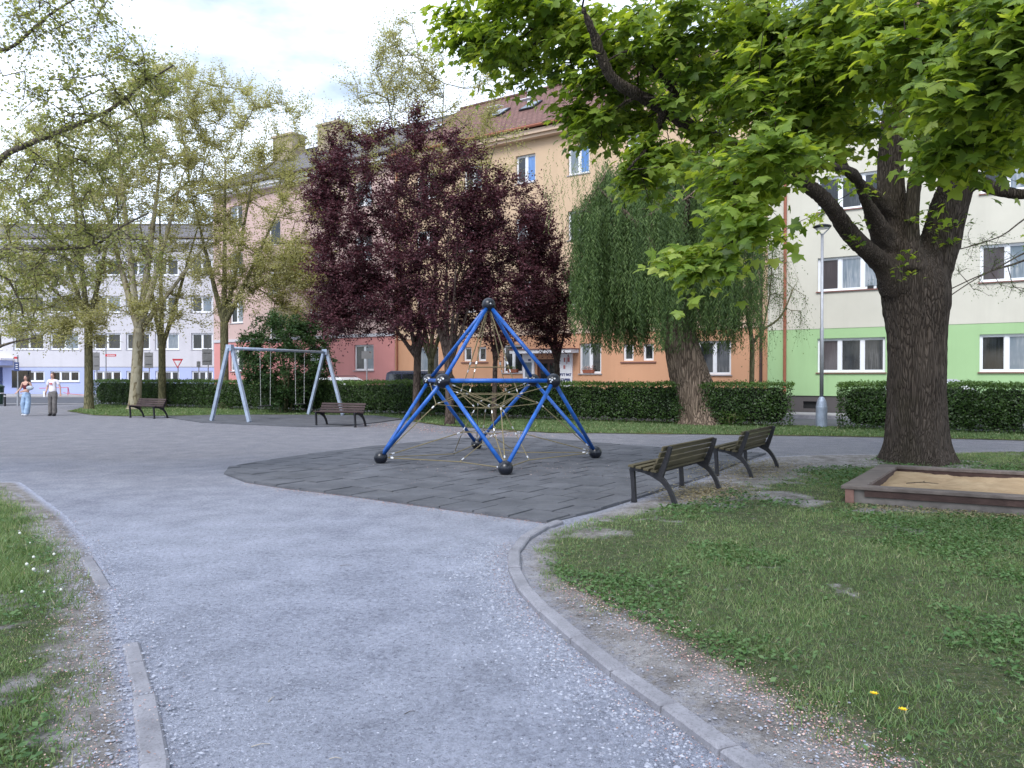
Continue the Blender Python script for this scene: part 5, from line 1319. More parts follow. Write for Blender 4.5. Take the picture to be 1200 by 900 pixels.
def limb_mesh(name, limbs, mat, parent, voxel=.045, rough=0.0, seed=0, k=12, flare=None):
    m = MB()
    for L in limbs:
        # catmull-rom smoothing of the hand-laid limb
        pts = [np.array(q, float) for q in L]; out = []
        for i in range(len(pts)-1):
            p0 = pts[max(i-1,0)]; p1 = pts[i]; p2 = pts[i+1]; p3 = pts[min(i+2, len(pts)-1)]; n = 5
            for t in [x/n for x in range(n)]:
                out.append(.5*((2*p1)+(-p0+p2)*t+(2*p0-5*p1+4*p2-p3)*t*t+(-p0+3*p1-3*p2+p3)*t**3))
        out.append(pts[-1]); m.tube([q[:3] for q in out], [max(.012, q[3]) for q in out], k)
    me = m.mesh('tmp'); ob = bpy.data.objects.new('tmp', me); C.objects.link(ob)
    if voxel:
        md = ob.modifiers.new('r', 'REMESH'); md.mode = 'VOXEL'; md.voxel_size = voxel; md.use_smooth_shade = True
        sm = ob.modifiers.new('s', 'SMOOTH'); sm.iterations = 3; sm.factor = .5
    dg = bpy.context.evaluated_depsgraph_get(); m2 = bpy.data.meshes.new_from_object(ob.evaluated_get(dg)); m2.name = name; bpy.data.objects.remove(ob)
    n = len(m2.vertices); co = np.zeros(n*3, np.float32); m2.vertices.foreach_get('co', co); co = co.reshape(-1, 3); no = np.zeros(n*3, np.float32); m2.vertices.foreach_get('normal', no); no = no.reshape(-1, 3)
    if rough:
        cx, cy = flare[:2] if flare else (co[:,0].mean(), co[:,1].mean()); an = np.arctan2(co[:,1]-cy, co[:,0]-cx)
        h = fbm(an*flare[3] if flare else an*6, co[:,2]*.55+an, 1.6, seed)-.5; h2 = fbm(co[:,0]*8+co[:,1]*8, co[:,2]*1.6, 1.3, seed+4)-.5; co += no*(rough*(h*1.3+h2*.9))[:,None]
    if flare:
        cx, cy, amt, _ = flare; an = np.arctan2(co[:,1]-cy, co[:,0]-cx); f = amt*np.exp(-co[:,2]/.30)*(1+.45*np.sin(an*5+seed)+.3*np.sin(an*3+1)); k_ = np.exp(-np.maximum(co[:,2], 0)/.3) > .01
        r = np.hypot(co[:,0]-cx, co[:,1]-cy)+1e-6; co[:,0] += (co[:,0]-cx)/r*f*k_; co[:,1] += (co[:,1]-cy)/r*f*k_
    m2.vertices.foreach_set('co', co.ravel()); m2.polygons.foreach_set('use_smooth', np.ones(len(m2.polygons), bool)); m2.update(); m2.materials.clear(); m2.materials.append(mat)
    return link(name, m2, None, parent)
def ell(n, c, r, shell_=.0):
    v = RNG.normal(size=(n, 3)); v /= np.linalg.norm(v, axis=1, keepdims=True); q = (shell_+(1-shell_)*RNG.random(n))**(1/3); return np.array(c)+v*q[:,None]*np.array(r)
def leaves_at(cl, per, spread, size, flat=.5, droop=.3, rmode=None, zsq=.6, out=None):
    n = len(cl)*per; c = np.repeat(cl, per, 0); off = RNG.normal(0, 1, (n, 3))*spread; off[:,2] *= zsq; pos = c+off
    nr = np.column_stack([RNG.normal(0, flat, n), RNG.normal(0, flat, n), np.ones(n)]); a = RNG.uniform(0, 2*np.pi, n)
    tip = np.column_stack([np.cos(a), np.sin(a), RNG.normal(-droop, .25, n)]); s = RNG.uniform(*size, n)
    if out is not None:
        # leaves face up and outwards, their tips hang away from the trunk
        o_ = np.column_stack([pos[:,0]-out[0], pos[:,1]-out[1], np.zeros(n)]); o_ /= np.linalg.norm(o_, axis=1, keepdims=True)+1e-6
        nr = nr+o_*np.clip(RNG.normal(.55, .35, n), -.2, 1.6)[:,None]; tip = tip+o_*.5-np.array([0, 0, .35])
    cr = np.repeat(RNG.normal(0, .13, len(cl)), per); r = np.clip(.5+cr+RNG.normal(0, .17, n), 0, 1)
    return pos, nr, tip, s, r
def sprays(base, dirs, ntw, L, nl, size, up=.3, wide=.9, flat=.5, droop=.2, pet=.04, out=None, hz=1.0):
    """short leafy twigs fanning out of every branch tip, leaves in two rows along each"""
    n = len(base)*ntw; b = np.repeat(base, ntw, 0); d0 = np.repeat(dirs, ntw, 0); tone = np.repeat(RNG.normal(0, .11, len(base)), ntw)
    d = d0*.7+RNG.normal(0, 1, (n, 3))*wide*.6; d[:,2] = d[:,2]*hz+up; d /= np.linalg.norm(d, axis=1, keepdims=True)+1e-9
    ln = L*RNG.uniform(.55, 1.25, n); b = b-d0*(RNG.random(n)*L*.6)[:,None]
    t = (np.arange(nl)+.6)/nl; t = np.repeat(t[None], n, 0)+RNG.normal(0, .04, (n, nl))
    bend = np.array([0, 0, -1.])*(droop*ln)[:,None]
    p = b[:,None]+d[:,None]*(ln[:,None]*t)[:,:,None]+bend[:,None]*(t**2)[:,:,None]
    sd_ = np.cross(d, np.array([0, 0, 1.])); sd_ /= np.linalg.norm(sd_, axis=1, keepdims=True)+1e-6
    sg = np.where(np.arange(nl) % 2, 1., -1.)[None]*np.ones((n, 1)); sg[:, -1] *= .2
    tip = d[:,None]*.55+sd_[:,None]*sg[:,:,None]*.9+np.array([0, 0, -.15-droop*.6])+RNG.normal(0, .28, (n, nl, 3))
    p = p+sd_[:,None]*(sg*pet)[:,:,None]+RNG.normal(0, .018, (n, nl, 3))
    nr = np.array([0, 0, 1.])+RNG.normal(0, flat, (n, nl, 3)); p = p.reshape(-1, 3); tip = tip.reshape(-1, 3); nr = nr.reshape(-1, 3)
    if out is not None:
        o_ = np.column_stack([p[:,0]-out[0], p[:,1]-out[1], np.zeros(len(p))]); o_ /= np.linalg.norm(o_, axis=1, keepdims=True)+1e-6; nr = nr+o_*np.clip(RNG.normal(.5, .3, len(p)), -.2, 1.5)[:,None]; tip = tip+o_*.4-np.array([0, 0, .25])
    sz = (RNG.uniform(*size, (n, nl))*(1-.25*t)).ravel(); r = np.clip(.5+np.repeat(tone, nl)+RNG.normal(0, .17, n*nl), 0, 1)
    e = b+d*ln[:,None]+bend
    return (p, nr, tip, sz, r), b, e
def twig_mesh(b, e, mat, parent, r0, r1):
    d = e-b; d = d/(np.linalg.norm(d, axis=1, keepdims=True)+1e-9); u = np.cross(d, np.array([.3, .2, 1.])); u /= np.linalg.norm(u, axis=1, keepdims=True)+1e-9; v = np.cross(d, u)
    w = 2*np.pi*np.arange(3)/3; ring = u[:,None]*np.cos(w)[None,:,None]+v[:,None]*np.sin(w)[None,:,None]
    V = np.concatenate([b[:,None]+ring*r0, e[:,None]+ring*r1], 1).reshape(-1, 3); i = np.arange(3); j = (i+1) % 3; q = np.stack([i, j, j+3, i+3], 1)
    o = link('twigs', mesh_np('twigs', V, ((np.arange(len(b))*6)[:,None,None]+q[None]).reshape(-1, 4)), mat, parent); o['kind'] = 'stuff'; return o
def tree(name, label, limbs, att, barkm, leafm, tmpl, per, spread, size, group=None, cat='tree', out=None, r0=.007, pw=.42, voxel=.05, step=.4, alpha=.25, up=.1, jit=.06, flat=.5, droop=.3, flare=None, rough=0, thin=0.0, kbr=5, zsq=.6, hole=None, leafsel=None, ntw=6, tl=.45, tup=.3, wide=.9, pet=.04, hz=1.0, lod=None):
    base = limbs[0][0]; r = empty(name, (0, 0, 0), 0, label, cat, group)
    X, par, br, N0, tips = skeleton(limbs, att, step, alpha, jit, up)
    cnt = np.zeros(len(X)); 
    for t in tips: cnt[t] += 1
    for i in range(len(X)-1, -1, -1):
        if par[i] >= 0 and i >= N0: cnt[par[i]] += cnt[i]
    rad = r0*np.maximum(cnt, 1)**pw; rad[:N0] = br
    limb_mesh('trunk', limbs, barkm, r, voxel, rough, 3, 12, flare)
    tubes_np('branches', X, par, rad, range(N0, len(X)), barkm, r, kbr)['kind'] = 'stuff'
    # leaves sit on the outer twigs: at tips and along the last nodes
    p2 = par[tips]; ex = p2[p2 >= N0]; ex = ex[RNG.random(len(ex)) > .4]; ids = np.concatenate([tips, ex]); ids = ids[RNG.random(len(ids)) > thin]
    dirs = X[ids]-X[par[ids]]; dirs /= np.linalg.norm(dirs, axis=1, keepdims=True)+1e-9
    nl = max(2, int(round(per/ntw)))
    data, tb, te = sprays(X[ids], dirs, ntw, tl, nl, size, tup, wide, flat, droop, pet, out, hz)
    full = data
    twig_mesh(tb[::2], te[::2], barkm, r, max(.003, r0*.7), .0015)
    if leafsel is not None:
        k = leafsel(data[0]); data = tuple(q[k] for q in data)
    o = leafscatter('crown', *data, leafm, tmpl, r)
    if lod is not None:
        k = ~lod(full[0]) & far_from_limbs(full[0]); fp = full[0]; fr = (np.abs(fp[:,0]) > fp[:,1]*.75+.6) | (fp[:,1] > 10.5)
        leafscatter('crown', *(q[k & ~fr] for q in full), leafm, T_MAPLE2, r); leafscatter('crown', *(q[k & fr] for q in full), leafm, T_MAPLE3, r)
    # shift so that the Empty stands at the trunk's foot
    b = Vector(base[:3]); b.z = 0; r.location = b
    for ch in r_children(r): ch.location = -b
    return r
def r_children(r): return [o for o in C.objects if o.parent == r]
def PL(l, r0=None):
    """[(px,py,Y,r)] -> world"""
    return [(*P(a, b, Y), r) for a, b, Y, r in l]
def blob(n, px, py, Y, rx, ry, dY, sh=.0):
    x, y, z = P(px, py, Y); return ell(n, (x, y, z), (rx/F*Y, dY, ry/F*Y), sh)

# ---- the big maple
mx_, my_ = 7.22, 13.35
mt = [(mx_, my_, -.1, .56), (mx_-.02, my_, .5, .50), (mx_-.04, my_, 1.3, .475), (mx_-.03, my_, 2.2, .48), (mx_-.05, my_, 2.9, .55), (mx_-.05, my_, 3.3, .52), (mx_-.03, my_, 3.6, .40), (mx_-.02, my_, 3.85, .22)]
limbs = [mt,
  PL([(1064,322,13.35,.40),(1050,280,13.4,.28),(1044,235,13.4,.235),(1043,185,13.4,.21),(1050,110,13.5,.2),(1062,20,13.6,.15),(1060,-80,13.6,.09)]),
  PL([(1082,322,13.35,.44),(1100,285,13.3,.34),(1112,240,13.2,.30),(1126,195,13.1,.25),(1140,130,13.0,.21),(1160,40,12.9,.15),(1190,-60,12.8,.09)]),
  PL([(1066,315,13.1,.30),(1067,270,13.0,.13),(1070,215,13.0,.11),(1078,165,13.0,.09),(1090,90,12.8,.08)]),
  PL([(1052,335,13.25,.34),(1036,312,13.1,.20),(1014,293,12.8,.165),(992,270,12.5,.15),(978,250,12.2,.13),(955,225,11.8,.12),(905,192,11.2,.115),(852,170,10.6,.105),(808,150,10.0,.095),(780,130,9.7,.085),(750,114,9.3,.075),(716,92,9.0,.065),(698,50,8.8,.055),(682,10,8.6,.04)]),
  PL([(1125,215,13.1,.2),(1145,214,12.9,.12),(1172,224,12.6,.105),(1205,228,12.3,.09),(1250,215,11.8,.06)]),
  PL([(1048,255,13.4,.2),(1020,225,12.9,.09),(995,205,12.3,.08),(965,165,11.5,.07),(935,120,10.5,.06),(912,90,9.6,.045),(905,40,8.8,.035)]),
  PL([(1040,290,13.3,.25),(1015,240,12.6,.10),(1000,205,11.9,.08),(965,195,10.6,.06),(930,205,9.0,.05),(900,215,8.0,.04),(870,240,7.0,.03)]),
  PL([(780,130,9.7,.07),(760,170,9.2,.04),(735,200,8.9,.03)]),
  PL([(1140,130,13.0,.14),(1130,100,11.0,.09),(1120,80,9.0,.07),(1130,60,7.2,.05),(1150,40,5.8,.035)]),
  PL([(808,150,10.0,.06),(775,90,9.6,.045),(720,60,9.9,.035),(650,40,10.2,.03)]),
]
att = np.concatenate([
  blob(56, 635, 45, 10.2, 92, 58, 1.0), blob(20, 560, 35, 10.4, 48, 55, .7), blob(40, 715, 115, 9.8, 60, 55, 1.0), blob(12, 762, 205, 9.2, 30, 32, .5), blob(54, 785, 80, 9.5, 100, 80, 1.2),
  blob(24, 880, 190, 7.4, 46, 42, .8), blob(10, 808, 300, 6.8, 30, 18, .25), blob(6, 868, 255, 6.8, 20, 24, .35), blob(66, 900, 85, 8.8, 105, 85, 1.4), blob(80, 1010, 65, 8.2, 120, 80, 1.6),
  blob(10, 940, 165, 8.4, 40, 32, .9), blob(52, 1125, 45, 6.6, 95, 60, 1.0), blob(12, 1125, 168, 6.3, 22, 32, .4), blob(34, 1185, 60, 5.2, 70, 70, .6), blob(20, 1190, 125, 6.4, 50, 28, .6), blob(9, 1180, 180, 9.0, 38, 25, .5), blob(10, 1120, 150, 9.5, 50, 20, .6),
  blob(16, 800, 150, 12.0, 70, 45, 1.0), blob(50, 900, 50, 13.0, 200, 85, 1.8), blob(50, 1080, 50, 14.5, 190, 90, 1.8), blob(8, 985, 160, 12.0, 40, 25, 1.0), blob(20, 1150, 110, 11.5, 70, 38, 1.2),
  ell(120, (6.0, 10.5, 8.6), (6.5, 5.5, 2.6)), ell(40, (11.5, 12, 6.5), (3.5, 4.5, 3.2)), ell(25, (7, 17, 7.5), (5, 2.5, 3)), ell(30, (2, 8, 7.0), (3.2, 2.5, 1.5)),
])
def far_from_limbs(p, dmin=.40):
    # old limbs are bare: leaves sit on the outer twigs
    d = np.full(len(p), 9.)
    for L in limbs[1:]:
        for q0, q1 in zip(L[:-1], L[1:]):
            if q1[3] < .06: continue
            a = np.array(q0[:3]); ab = np.array(q1[:3])-a; t = np.clip(((p-a)@ab)/(ab@ab), 0, 1); d = np.minimum(d, np.linalg.norm(p-a-t[:,None]*ab, axis=1))
    return d > dmin
def nearsel(p):
    d = np.sqrt((p[:,:2]**2).sum(1)); return (np.abs(p[:,0]) < p[:,1]*.75+.6) & (d < 7.0)
def mlod(near):
    def f(p):
        d = np.sqrt((p**2*np.array([1,1,0])).sum(1)); p_ok = far_from_limbs(p); v = np.abs(p[:,0]) < p[:,1]*.75+.6
        return p_ok & v & (d < 7.0)
    return f
mp_ = tree('maple_tree', 'big old maple with a thick forked trunk and bright green leaves beside the sandbox', limbs, att, M['bark_maple'], M['lf_maple'], T_MAPLE, 31, .21, (.085, .145), r0=.0042, pw=.46, voxel=.04, step=.3, up=.10, jit=.07, flat=.42, droop=.35, flare=(mx_, my_, .11, 9), rough=.04, kbr=6, zsq=.50, leafsel=mlod(True), out=(mx_, my_), ntw=5, tl=.42, tup=.0, wide=1.0, pet=.055, hz=.35, lod=nearsel)
cr = [o for o in r_children(mp_) if o.name.startswith('crown')][0]
# short shoots with small leaves on the trunk and limbs
sh = np.array([P(1128, 262, 12.85), P(1107, 283, 12.9), P(1095, 268, 12.8), P(1078, 258, 12.7), P(1000, 282, 12.2), P(1060, 320, 12.8), P(1004, 262, 12.3), P(1088, 245, 12.8), P(1062, 300, 12.7), P(1015, 225, 12.2)])
dat = leaves_at(sh, 16, .10, (.05, .09), .6, .3); o = leafscatter('shoots', *dat, M['lf_maple'], T_MAPLE2, mp_); o.location = cr.location

# ---- weeping willow
wx, wy = 6.05, 24.3
wl = [[(wx+.16, wy, -.1, .82), (wx+.04, wy, .4, .74), (wx-.2, wy, 1.2, .66), (wx-.48, wy, 2.2, .58), (wx-.66, wy, 3.2, .50), (wx-.62, wy, 4.3, .36), (wx-.70, wy, 5.4, .26), (wx-.8, wy, 6.6, .18), (wx-.85, wy, 7.6, .1)],
  [(wx-.48, wy, 3.4, .3), (wx-1.1, wy-.3, 4.8, .18), (wx-2.0, wy-.6, 6.2, .11), (wx-2.8, wy-.8, 6.9, .06)],
  [(wx-.5, wy, 3.8, .28), (wx+.3, wy-.5, 5.0, .15), (wx+1.2, wy-.8, 6.0, .1), (wx+2.2, wy-.9, 6.3, .05)],
  [(wx-.6, wy, 4.6, .22), (wx-.7, wy-1.0, 6.0, .12), (wx-.8, wy-1.9, 6.9, .06)], [(wx-.6, wy, 4.8, .2), (wx-1.6, wy+.7, 6.6, .1), (wx-2.2, wy+1.2, 7.4, .05)], [(wx-.7, wy, 5.2, .18), (wx+.4, wy+.8, 6.7, .09), (wx+1.4, wy+1.2, 7.0, .05)]]
n = 120; a = RNG.uniform(0, 2*np.pi, n); rr_ = np.sqrt(RNG.random(n)); cxw = 5.05
sp = np.stack([cxw+3.15*rr_*np.cos(a), wy-.1+2.4*rr_*np.sin(a), 8.55-2.2*rr_**3+RNG.normal(0, .18, n)], 1)
sp[:,2] -= np.clip((sp[:,0]-6.6)*.5, 0, 1.0)
wil = tree('willow_tree', 'weeping willow with long hanging strands over a thick leaning trunk', wl, sp, M['bark_willow'], M['lf_willow'], T_LANCE, 1, .1, (.08, .1), voxel=.05, flare=(wx, wy, .16, 7), rough=.06, r0=.010, up=.25)
loc = r_children(wil)[0].location
ns = 3600; base_i = RNG.integers(0, n, ns); st = sp[base_i]+RNG.normal(0, 1, (ns, 3))*np.array([.14, .14, .15])
# bundles share a bottom height, which gives the ragged curtain
bun = RNG.normal(0, .45, n); zb = 3.15+bun[base_i]*1.1+RNG.normal(0, .22, ns)+.9*(RNG.random(ns) < .25); zb = np.clip(zb, 2.35, None); zb = np.minimum(zb, st[:,2]-.6)
keepx = RNG.random(ns) < np.where(st[:,0] > 6.9, .5, 1.0)
st, zb = st[keepx], zb[keepx]; ns = len(st); sx0 = RNG.normal(0, .10, ns); sy0 = RNG.normal(0, .10, ns)
Vs, Es = [], []
P_, N_, T_, S_, R_ = [], [], [], [], []
for i in range(ns):
    L = st[i,2]-zb[i]; m_ = int(L/.065); t = np.linspace(0, 1, m_); wv = RNG.uniform(0, 6.28)
    x = st[i,0]+sx0[i]*t+.05*np.sin(t*7+wv); y = st[i,1]+sy0[i]*t+.04*np.cos(t*6+wv); z = st[i,2]-L*t
    P_.append(np.stack([x, y, z], 1)+RNG.normal(0, .02, (m_, 3))); q = RNG.uniform(0, 6.28, m_); T_.append(np.stack([np.cos(q)*.55, np.sin(q)*.55, -np.ones(m_)], 1)); N_.append(np.stack([-np.sin(q), np.cos(q), RNG.normal(0, .3, m_)], 1)); S_.append(RNG.uniform(.09, .15, m_)); R_.append(np.clip(RNG.normal(.40+.42*bun[base_i[i]], .18, m_), 0, 1))
T_WIL = ([(-.13,.0,0),(.13,.12,0),(0,1,0)], [[(0,1,2)]])
o = leafscatter('crown', *(np.concatenate(q) for q in (P_, N_, T_, S_, R_)), M['lf_willow'], T_WIL, wil); o.location = loc
# pale thin strands at the upper left edge
P_, N_, T_, S_, R_ = [], [], [], [], []
for i in range(60):
    px = RNG.uniform(640, 712); py0 = RNG.uniform(160, 200) + max(0, 690-px)*.3; x0, y0, z0 = P(px, py0, 23.8); L = RNG.uniform(.5, 2.2); m_ = int(L/.07); t = np.linspace(0, 1, m_)
    P_.append(np.stack([x0+.1*np.sin(t*5+i), y0+0*t, z0-L*t], 1)); q = RNG.uniform(0, 6.28, m_); T_.append(np.stack([np.cos(q)*.6, np.sin(q)*.6, -np.ones(m_)], 1)); N_.append(np.stack([-np.sin(q), np.cos(q), RNG.normal(0, .3, m_)], 1)); S_.append(RNG.uniform(.07, .12, m_)); R_.append(RNG.random(m_))
o = leafscatter('pale_strands', *(np.concatenate(q) for q in (P_, N_, T_, S_, R_)), M['lf_willowp'], T_WIL, wil); o.location = loc

# ---- thin young tree right of the willow, with drooping sprays
x0, y0, _ = P(880, 0, 24.6)
tl = [[(x0, y0, 0, .10), (x0+.02, y0, 1.0, .085), (x0+.03, y0, 2.6, .075), (x0-.08, y0, 3.3, .06), (x0-.35, y0, 4.6, .045), (x0-.45, y0, 5.9, .03), (x0-.4, y0, 7, .02)],
      [(x0+.03, y0, 2.6, .06), (x0+.35, y0-.1, 3.05, .04), (x0+.9, y0-.2, 3.5, .03), (x0+1.3, y0-.2, 4.4, .02)], [(x0+.35, y0-.1, 3.05, .03), (x0+.6, y0, 4.2, .022), (x0+.7, y0, 5.6, .015)]]
ta = np.concatenate([ell(120, (x0+.15, y0, 4.7), (1.15, .9, 2.3)), ell(26, (x0+1.15, y0-.2, 4.3), (.75, .5, 1.4))])
tree('young_tree', 'slender young tree with drooping light foliage between the willow and the brown downpipe', tl, ta, M['bark_grey'], M['lf_willow'], T_OVAL, 26, .15, (.045, .08), voxel=0, r0=.005, droop=.9, zsq=1.6, kbr=4, step=.3, ntw=4, tl=.6, tup=-.7, pet=.03)

# ---- purple plum trees
def plum(px, Y, h0, arm, label, attp, seed, rt=.13, fork=2.2):
    x, y, _ = P(px, 0, Y); L = [[(x, y, -.05, rt*1.25), (x, y, .5, rt), (x+.02*seed, y, fork*.6, rt*.92), (x+.05*seed, y, fork, rt*.85), (x+.12*seed, y+.1, fork+1.3, rt*.6), (x+.10*seed, y, fork+2.8, rt*.38), (x, y, fork+4.4, rt*.2)]]
    for dx, dy, dz in arm: L.append([(x+.03*seed, y, fork*.9, rt*.62), (x+dx*.4, y+dy*.4, fork+dz*.35, rt*.42), (x+dx, y+dy, fork+dz, rt*.2)])
    return tree('plum_tree', label, L, attp, M['bark_plum'], M['lf_plum'], T_OVAL, 96, .26, (.07, .125), 'purple leaved trees behind the climbing frame', r0=.0055, pw=.45, voxel=.05, step=.35, alpha=.12, up=.08, jit=.05, flat=.9, droop=.05, thin=.06, kbr=4, zsq=.9, ntw=8, tl=.62, tup=.35, pet=.03)
plum(488, 26.2, 0, [(-1.9, .3, 2.4), (1.0, -.6, 2.9), (-.6, -.9, 3.6), (-.9, .9, 4.4)], 'purple leaved tree with the straight trunk nearest the swing side', np.concatenate([blob(215, 440, 265, 26, 78, 118, 2.0), blob(60, 402, 335, 26, 46, 58, 1.4), blob(40, 395, 200, 26, 32, 50, 1.0), blob(18, 375, 228, 26, 18, 14, .6), blob(50, 395, 285, 26, 38, 60, 1.2), blob(90, 435, 355, 26, 72, 45, 1.6), blob(30, 390, 375, 25.5, 30, 28, .9), blob(16, 488, 155, 26, 12, 34, .6)]), 1, .15, 2.4)
plum(527, 23.9, 0, [(.9, .3, 2.8), (-.9, .2, 3.0), (.3, -.7, 3.8), (.6, .9, 4.4)], 'purple leaved tree behind the left ball joints of the climbing frame', np.concatenate([blob(230, 515, 255, 24.5, 75, 108, 1.8), blob(70, 500, 365, 24.3, 66, 36, 1.3)]), -1, .15, 2.0)
plum(579, 25.4, 0, [(1.0, .3, 2.8), (-.4, -.6, 3.4), (.9, -.4, 2.0)], 'purple leaved tree with a thin dark trunk seen through the climbing net', np.concatenate([blob(190, 585, 290, 25.2, 62, 92, 1.7), blob(80, 590, 365, 25.2, 60, 42, 1.3)]), 1, .10, 2.2)
plum(654, 27.4, 0, [(-.9, .3, 2.2), (.5, -.5, 2.6)], 'purple leaved tree with a slim trunk next to the house door', np.concatenate([blob(120, 635, 335, 26.6, 38, 72, 1.3), blob(50, 645, 372, 26.8, 30, 40, .9), blob(40, 615, 270, 26.5, 40, 50, 1.2)]), -1, .12, 2.2)

# ---- young leaved planes and other trees at the left and behind
def plane_tree(px, Y, fork_y, spread, rt, label, attp, lean=0, barkm='bark_plane', name='plane_tree', per=96, col='lf_plane', size=(.08, .14), thin=.08, sprd=.34):
    x, y, zf = P(px, fork_y, Y); x -= 0
    L = [[(x-lean, y, -.05, rt*1.5), (x-lean*.8, y, .35, rt*1.15), (x-lean*.4, y, zf*.5, rt), (x, y, zf, rt*.95)]]
    for dx, dy, dz, rr in spread:
        L.append([(x, y, zf-.1, rt*.7), (x+dx*.25, y+dy*.25, zf+dz*.22, rt*.58*rr), (x+dx*.6, y+dy*.6, zf+dz*.58, rt*.4*rr), (x+dx, y+dy, zf+dz, rt*.14*rr)])
    return tree(name, label, L, attp, M[barkm], M[col], T_OVAL, per, sprd, size, 'trees with young leaves around the left lawn', r0=.006, pw=.45, voxel=0, step=.55, alpha=.10, up=.12, jit=.05, flat=.9, droop=.08, thin=thin, kbr=4, zsq=.9, ntw=8, tl=.85, tup=.38, pet=.04)
plane_tree(163, 35, 385, [(-1.8,.3,6,1), (.9,.4,8,1.1), (2.3,-.5,7,1), (-.4,-1.2,9,1), (3.6,.6,5,.7)], .24, 'thick mottled plane tree behind the left bench', np.concatenate([blob(260, 165, 225, 35, 95, 125, 3.0), blob(60, 215, 340, 35, 60, 55, 2), blob(40, 150, 372, 34.5, 70, 18, 1.5), blob(60, 190, 110, 35, 60, 45, 2)]), .25)
plane_tree(104, 35.3, 378, [(-2.0,.3,5.5,1), (1.2,.5,6.5,1), (-.3,-1,8,1.1), (-3.5,0,3.5,.7)], .18, 'slender tree with a dark straight trunk by the left lawn edge', np.concatenate([blob(230, 85, 235, 35.3, 90, 105, 3.0), blob(130, 55, 345, 35.3, 70, 50, 2.2), blob(50, 60, 392, 34.8, 70, 14, 1.8)]), 0, 'bark_grey', 'leafy_tree')
plane_tree(190, 37, 405, [(-1.2,.3,6,1), (1.6,.5,6,1), (.2,-.6,6.8,1.0)], .17, 'dark forked tree trunk right behind the left bench', np.concatenate([blob(170, 230, 200, 37, 80, 115, 2.4), blob(40, 260, 115, 37, 55, 40, 1.5)]), 0, 'bark_grey', 'leafy_tree', thin=.25)
plane_tree(263, 35.5, 378, [(-1.6,.3,6,1), (1.3,.3,7,1), (2.8,-.3,5.5,.9), (.3,-.6,7.6,1.0)], .19, 'tree with an olive green trunk left of the swing', np.concatenate([blob(250, 310, 265, 35.5, 86, 100, 2.4), blob(150, 330, 335, 35.5, 66, 50, 2), blob(90, 300, 160, 36, 85, 68, 2)]), 0, 'bark_grey', 'leafy_tree', thin=.2)
# upright bare-ish shoots against the sky
plane_tree(505, 29.3, 420, [(-1.6,.3,9.5,.8), (.5,.3,10.8,.8), (2.6,-.3,8.5,.8), (-2.8,.5,7.5,.8)], .13, 'tall pale tree with sparse young leaves rising behind the purple trees', np.concatenate([blob(120, 460, 125, 29.5, 62, 85, 1.8), blob(80, 550, 190, 29.5, 70, 62, 1.6), blob(80, 480, 75, 29.5, 45, 50, 1.2), blob(40, 560, 120, 29.5, 35, 45, 1.0), blob(50, 400, 185, 30, 55, 60, 1.6)]), 0, 'bark_grey', 'leafy_tree', 46, thin=.15, size=(.07, .12), sprd=.26)

# ---- near tree whose branches reach in from the left
nb_ = [[(-10.6, 10.6, 0, .26), (-10.5, 10.6, 1.6, .22), (-10.4, 10.5, 2.8, .19), (-10.2, 10.4, 4.4, .14), (-9.8, 10.4, 6.4, .08)],
  [(-10.45, 10.5, 2.5, .12)]+PL([(-60,262,10.2,.07),(0,190,10.1,.045),(30,172,10,.038),(85,150,10,.031),(130,130,9.9,.024),(170,100,9.9,.017),(205,78,9.9,.008)]),
  [(-10.45, 10.5, 2.3, .09)]+PL([(-60,330,10.6,.05),(0,295,10.4,.028),(60,292,10.4,.024),(110,288,10.4,.019),(140,268,10.4,.014),(175,250,10.4,.008)]),
  [(-10.45, 10.5, 2.2, .07)]+PL([(-50,345,10.8,.035),(0,322,10.6,.022),(22,350,10.6,.014),(28,372,10.6,.009)]),
  [(-10.2, 10.4, 4.0, .1)]+PL([(-40,60,10,.04),(10,60,9.8,.024),(60,20,9.7,.016),(110,-10,9.7,.009)]),
  [(-10.45, 10.5, 2.0, .05)]+PL([(-40,420,11,.03),(0,406,10.9,.02),(20,400,10.9,.014),(42,396,10.9,.008)])]
na = np.concatenate([blob(90, 75, 40, 9.8, 75, 60, .9), blob(110, 95, 150, 9.9, 95, 60, .9), blob(50, 165, 95, 9.9, 48, 38, .6), blob(90, 60, 230, 10.2, 85, 50, .9), blob(60, 60, 300, 10.4, 75, 42, .8), blob(30, 130, 300, 10.4, 60, 35, .7), blob(30, 25, 350, 10.6, 40, 35, .6), ell(70, (-9.5, 10.5, 6), (3, 3, 3))])
tree('near_tree', 'tree standing outside the left edge whose dark branches reach over the path', nb_, na, M['bark_dark'], M['lf_near'], T_PLANE, 22, .15, (.035, .068), r0=.0026, pw=.45, voxel=0, step=.25, alpha=.10, up=.06, jit=.05, flat=.7, droop=.15, kbr=4, zsq=.7, thin=.1, ntw=5, tl=.34, tup=.15, pet=.025)
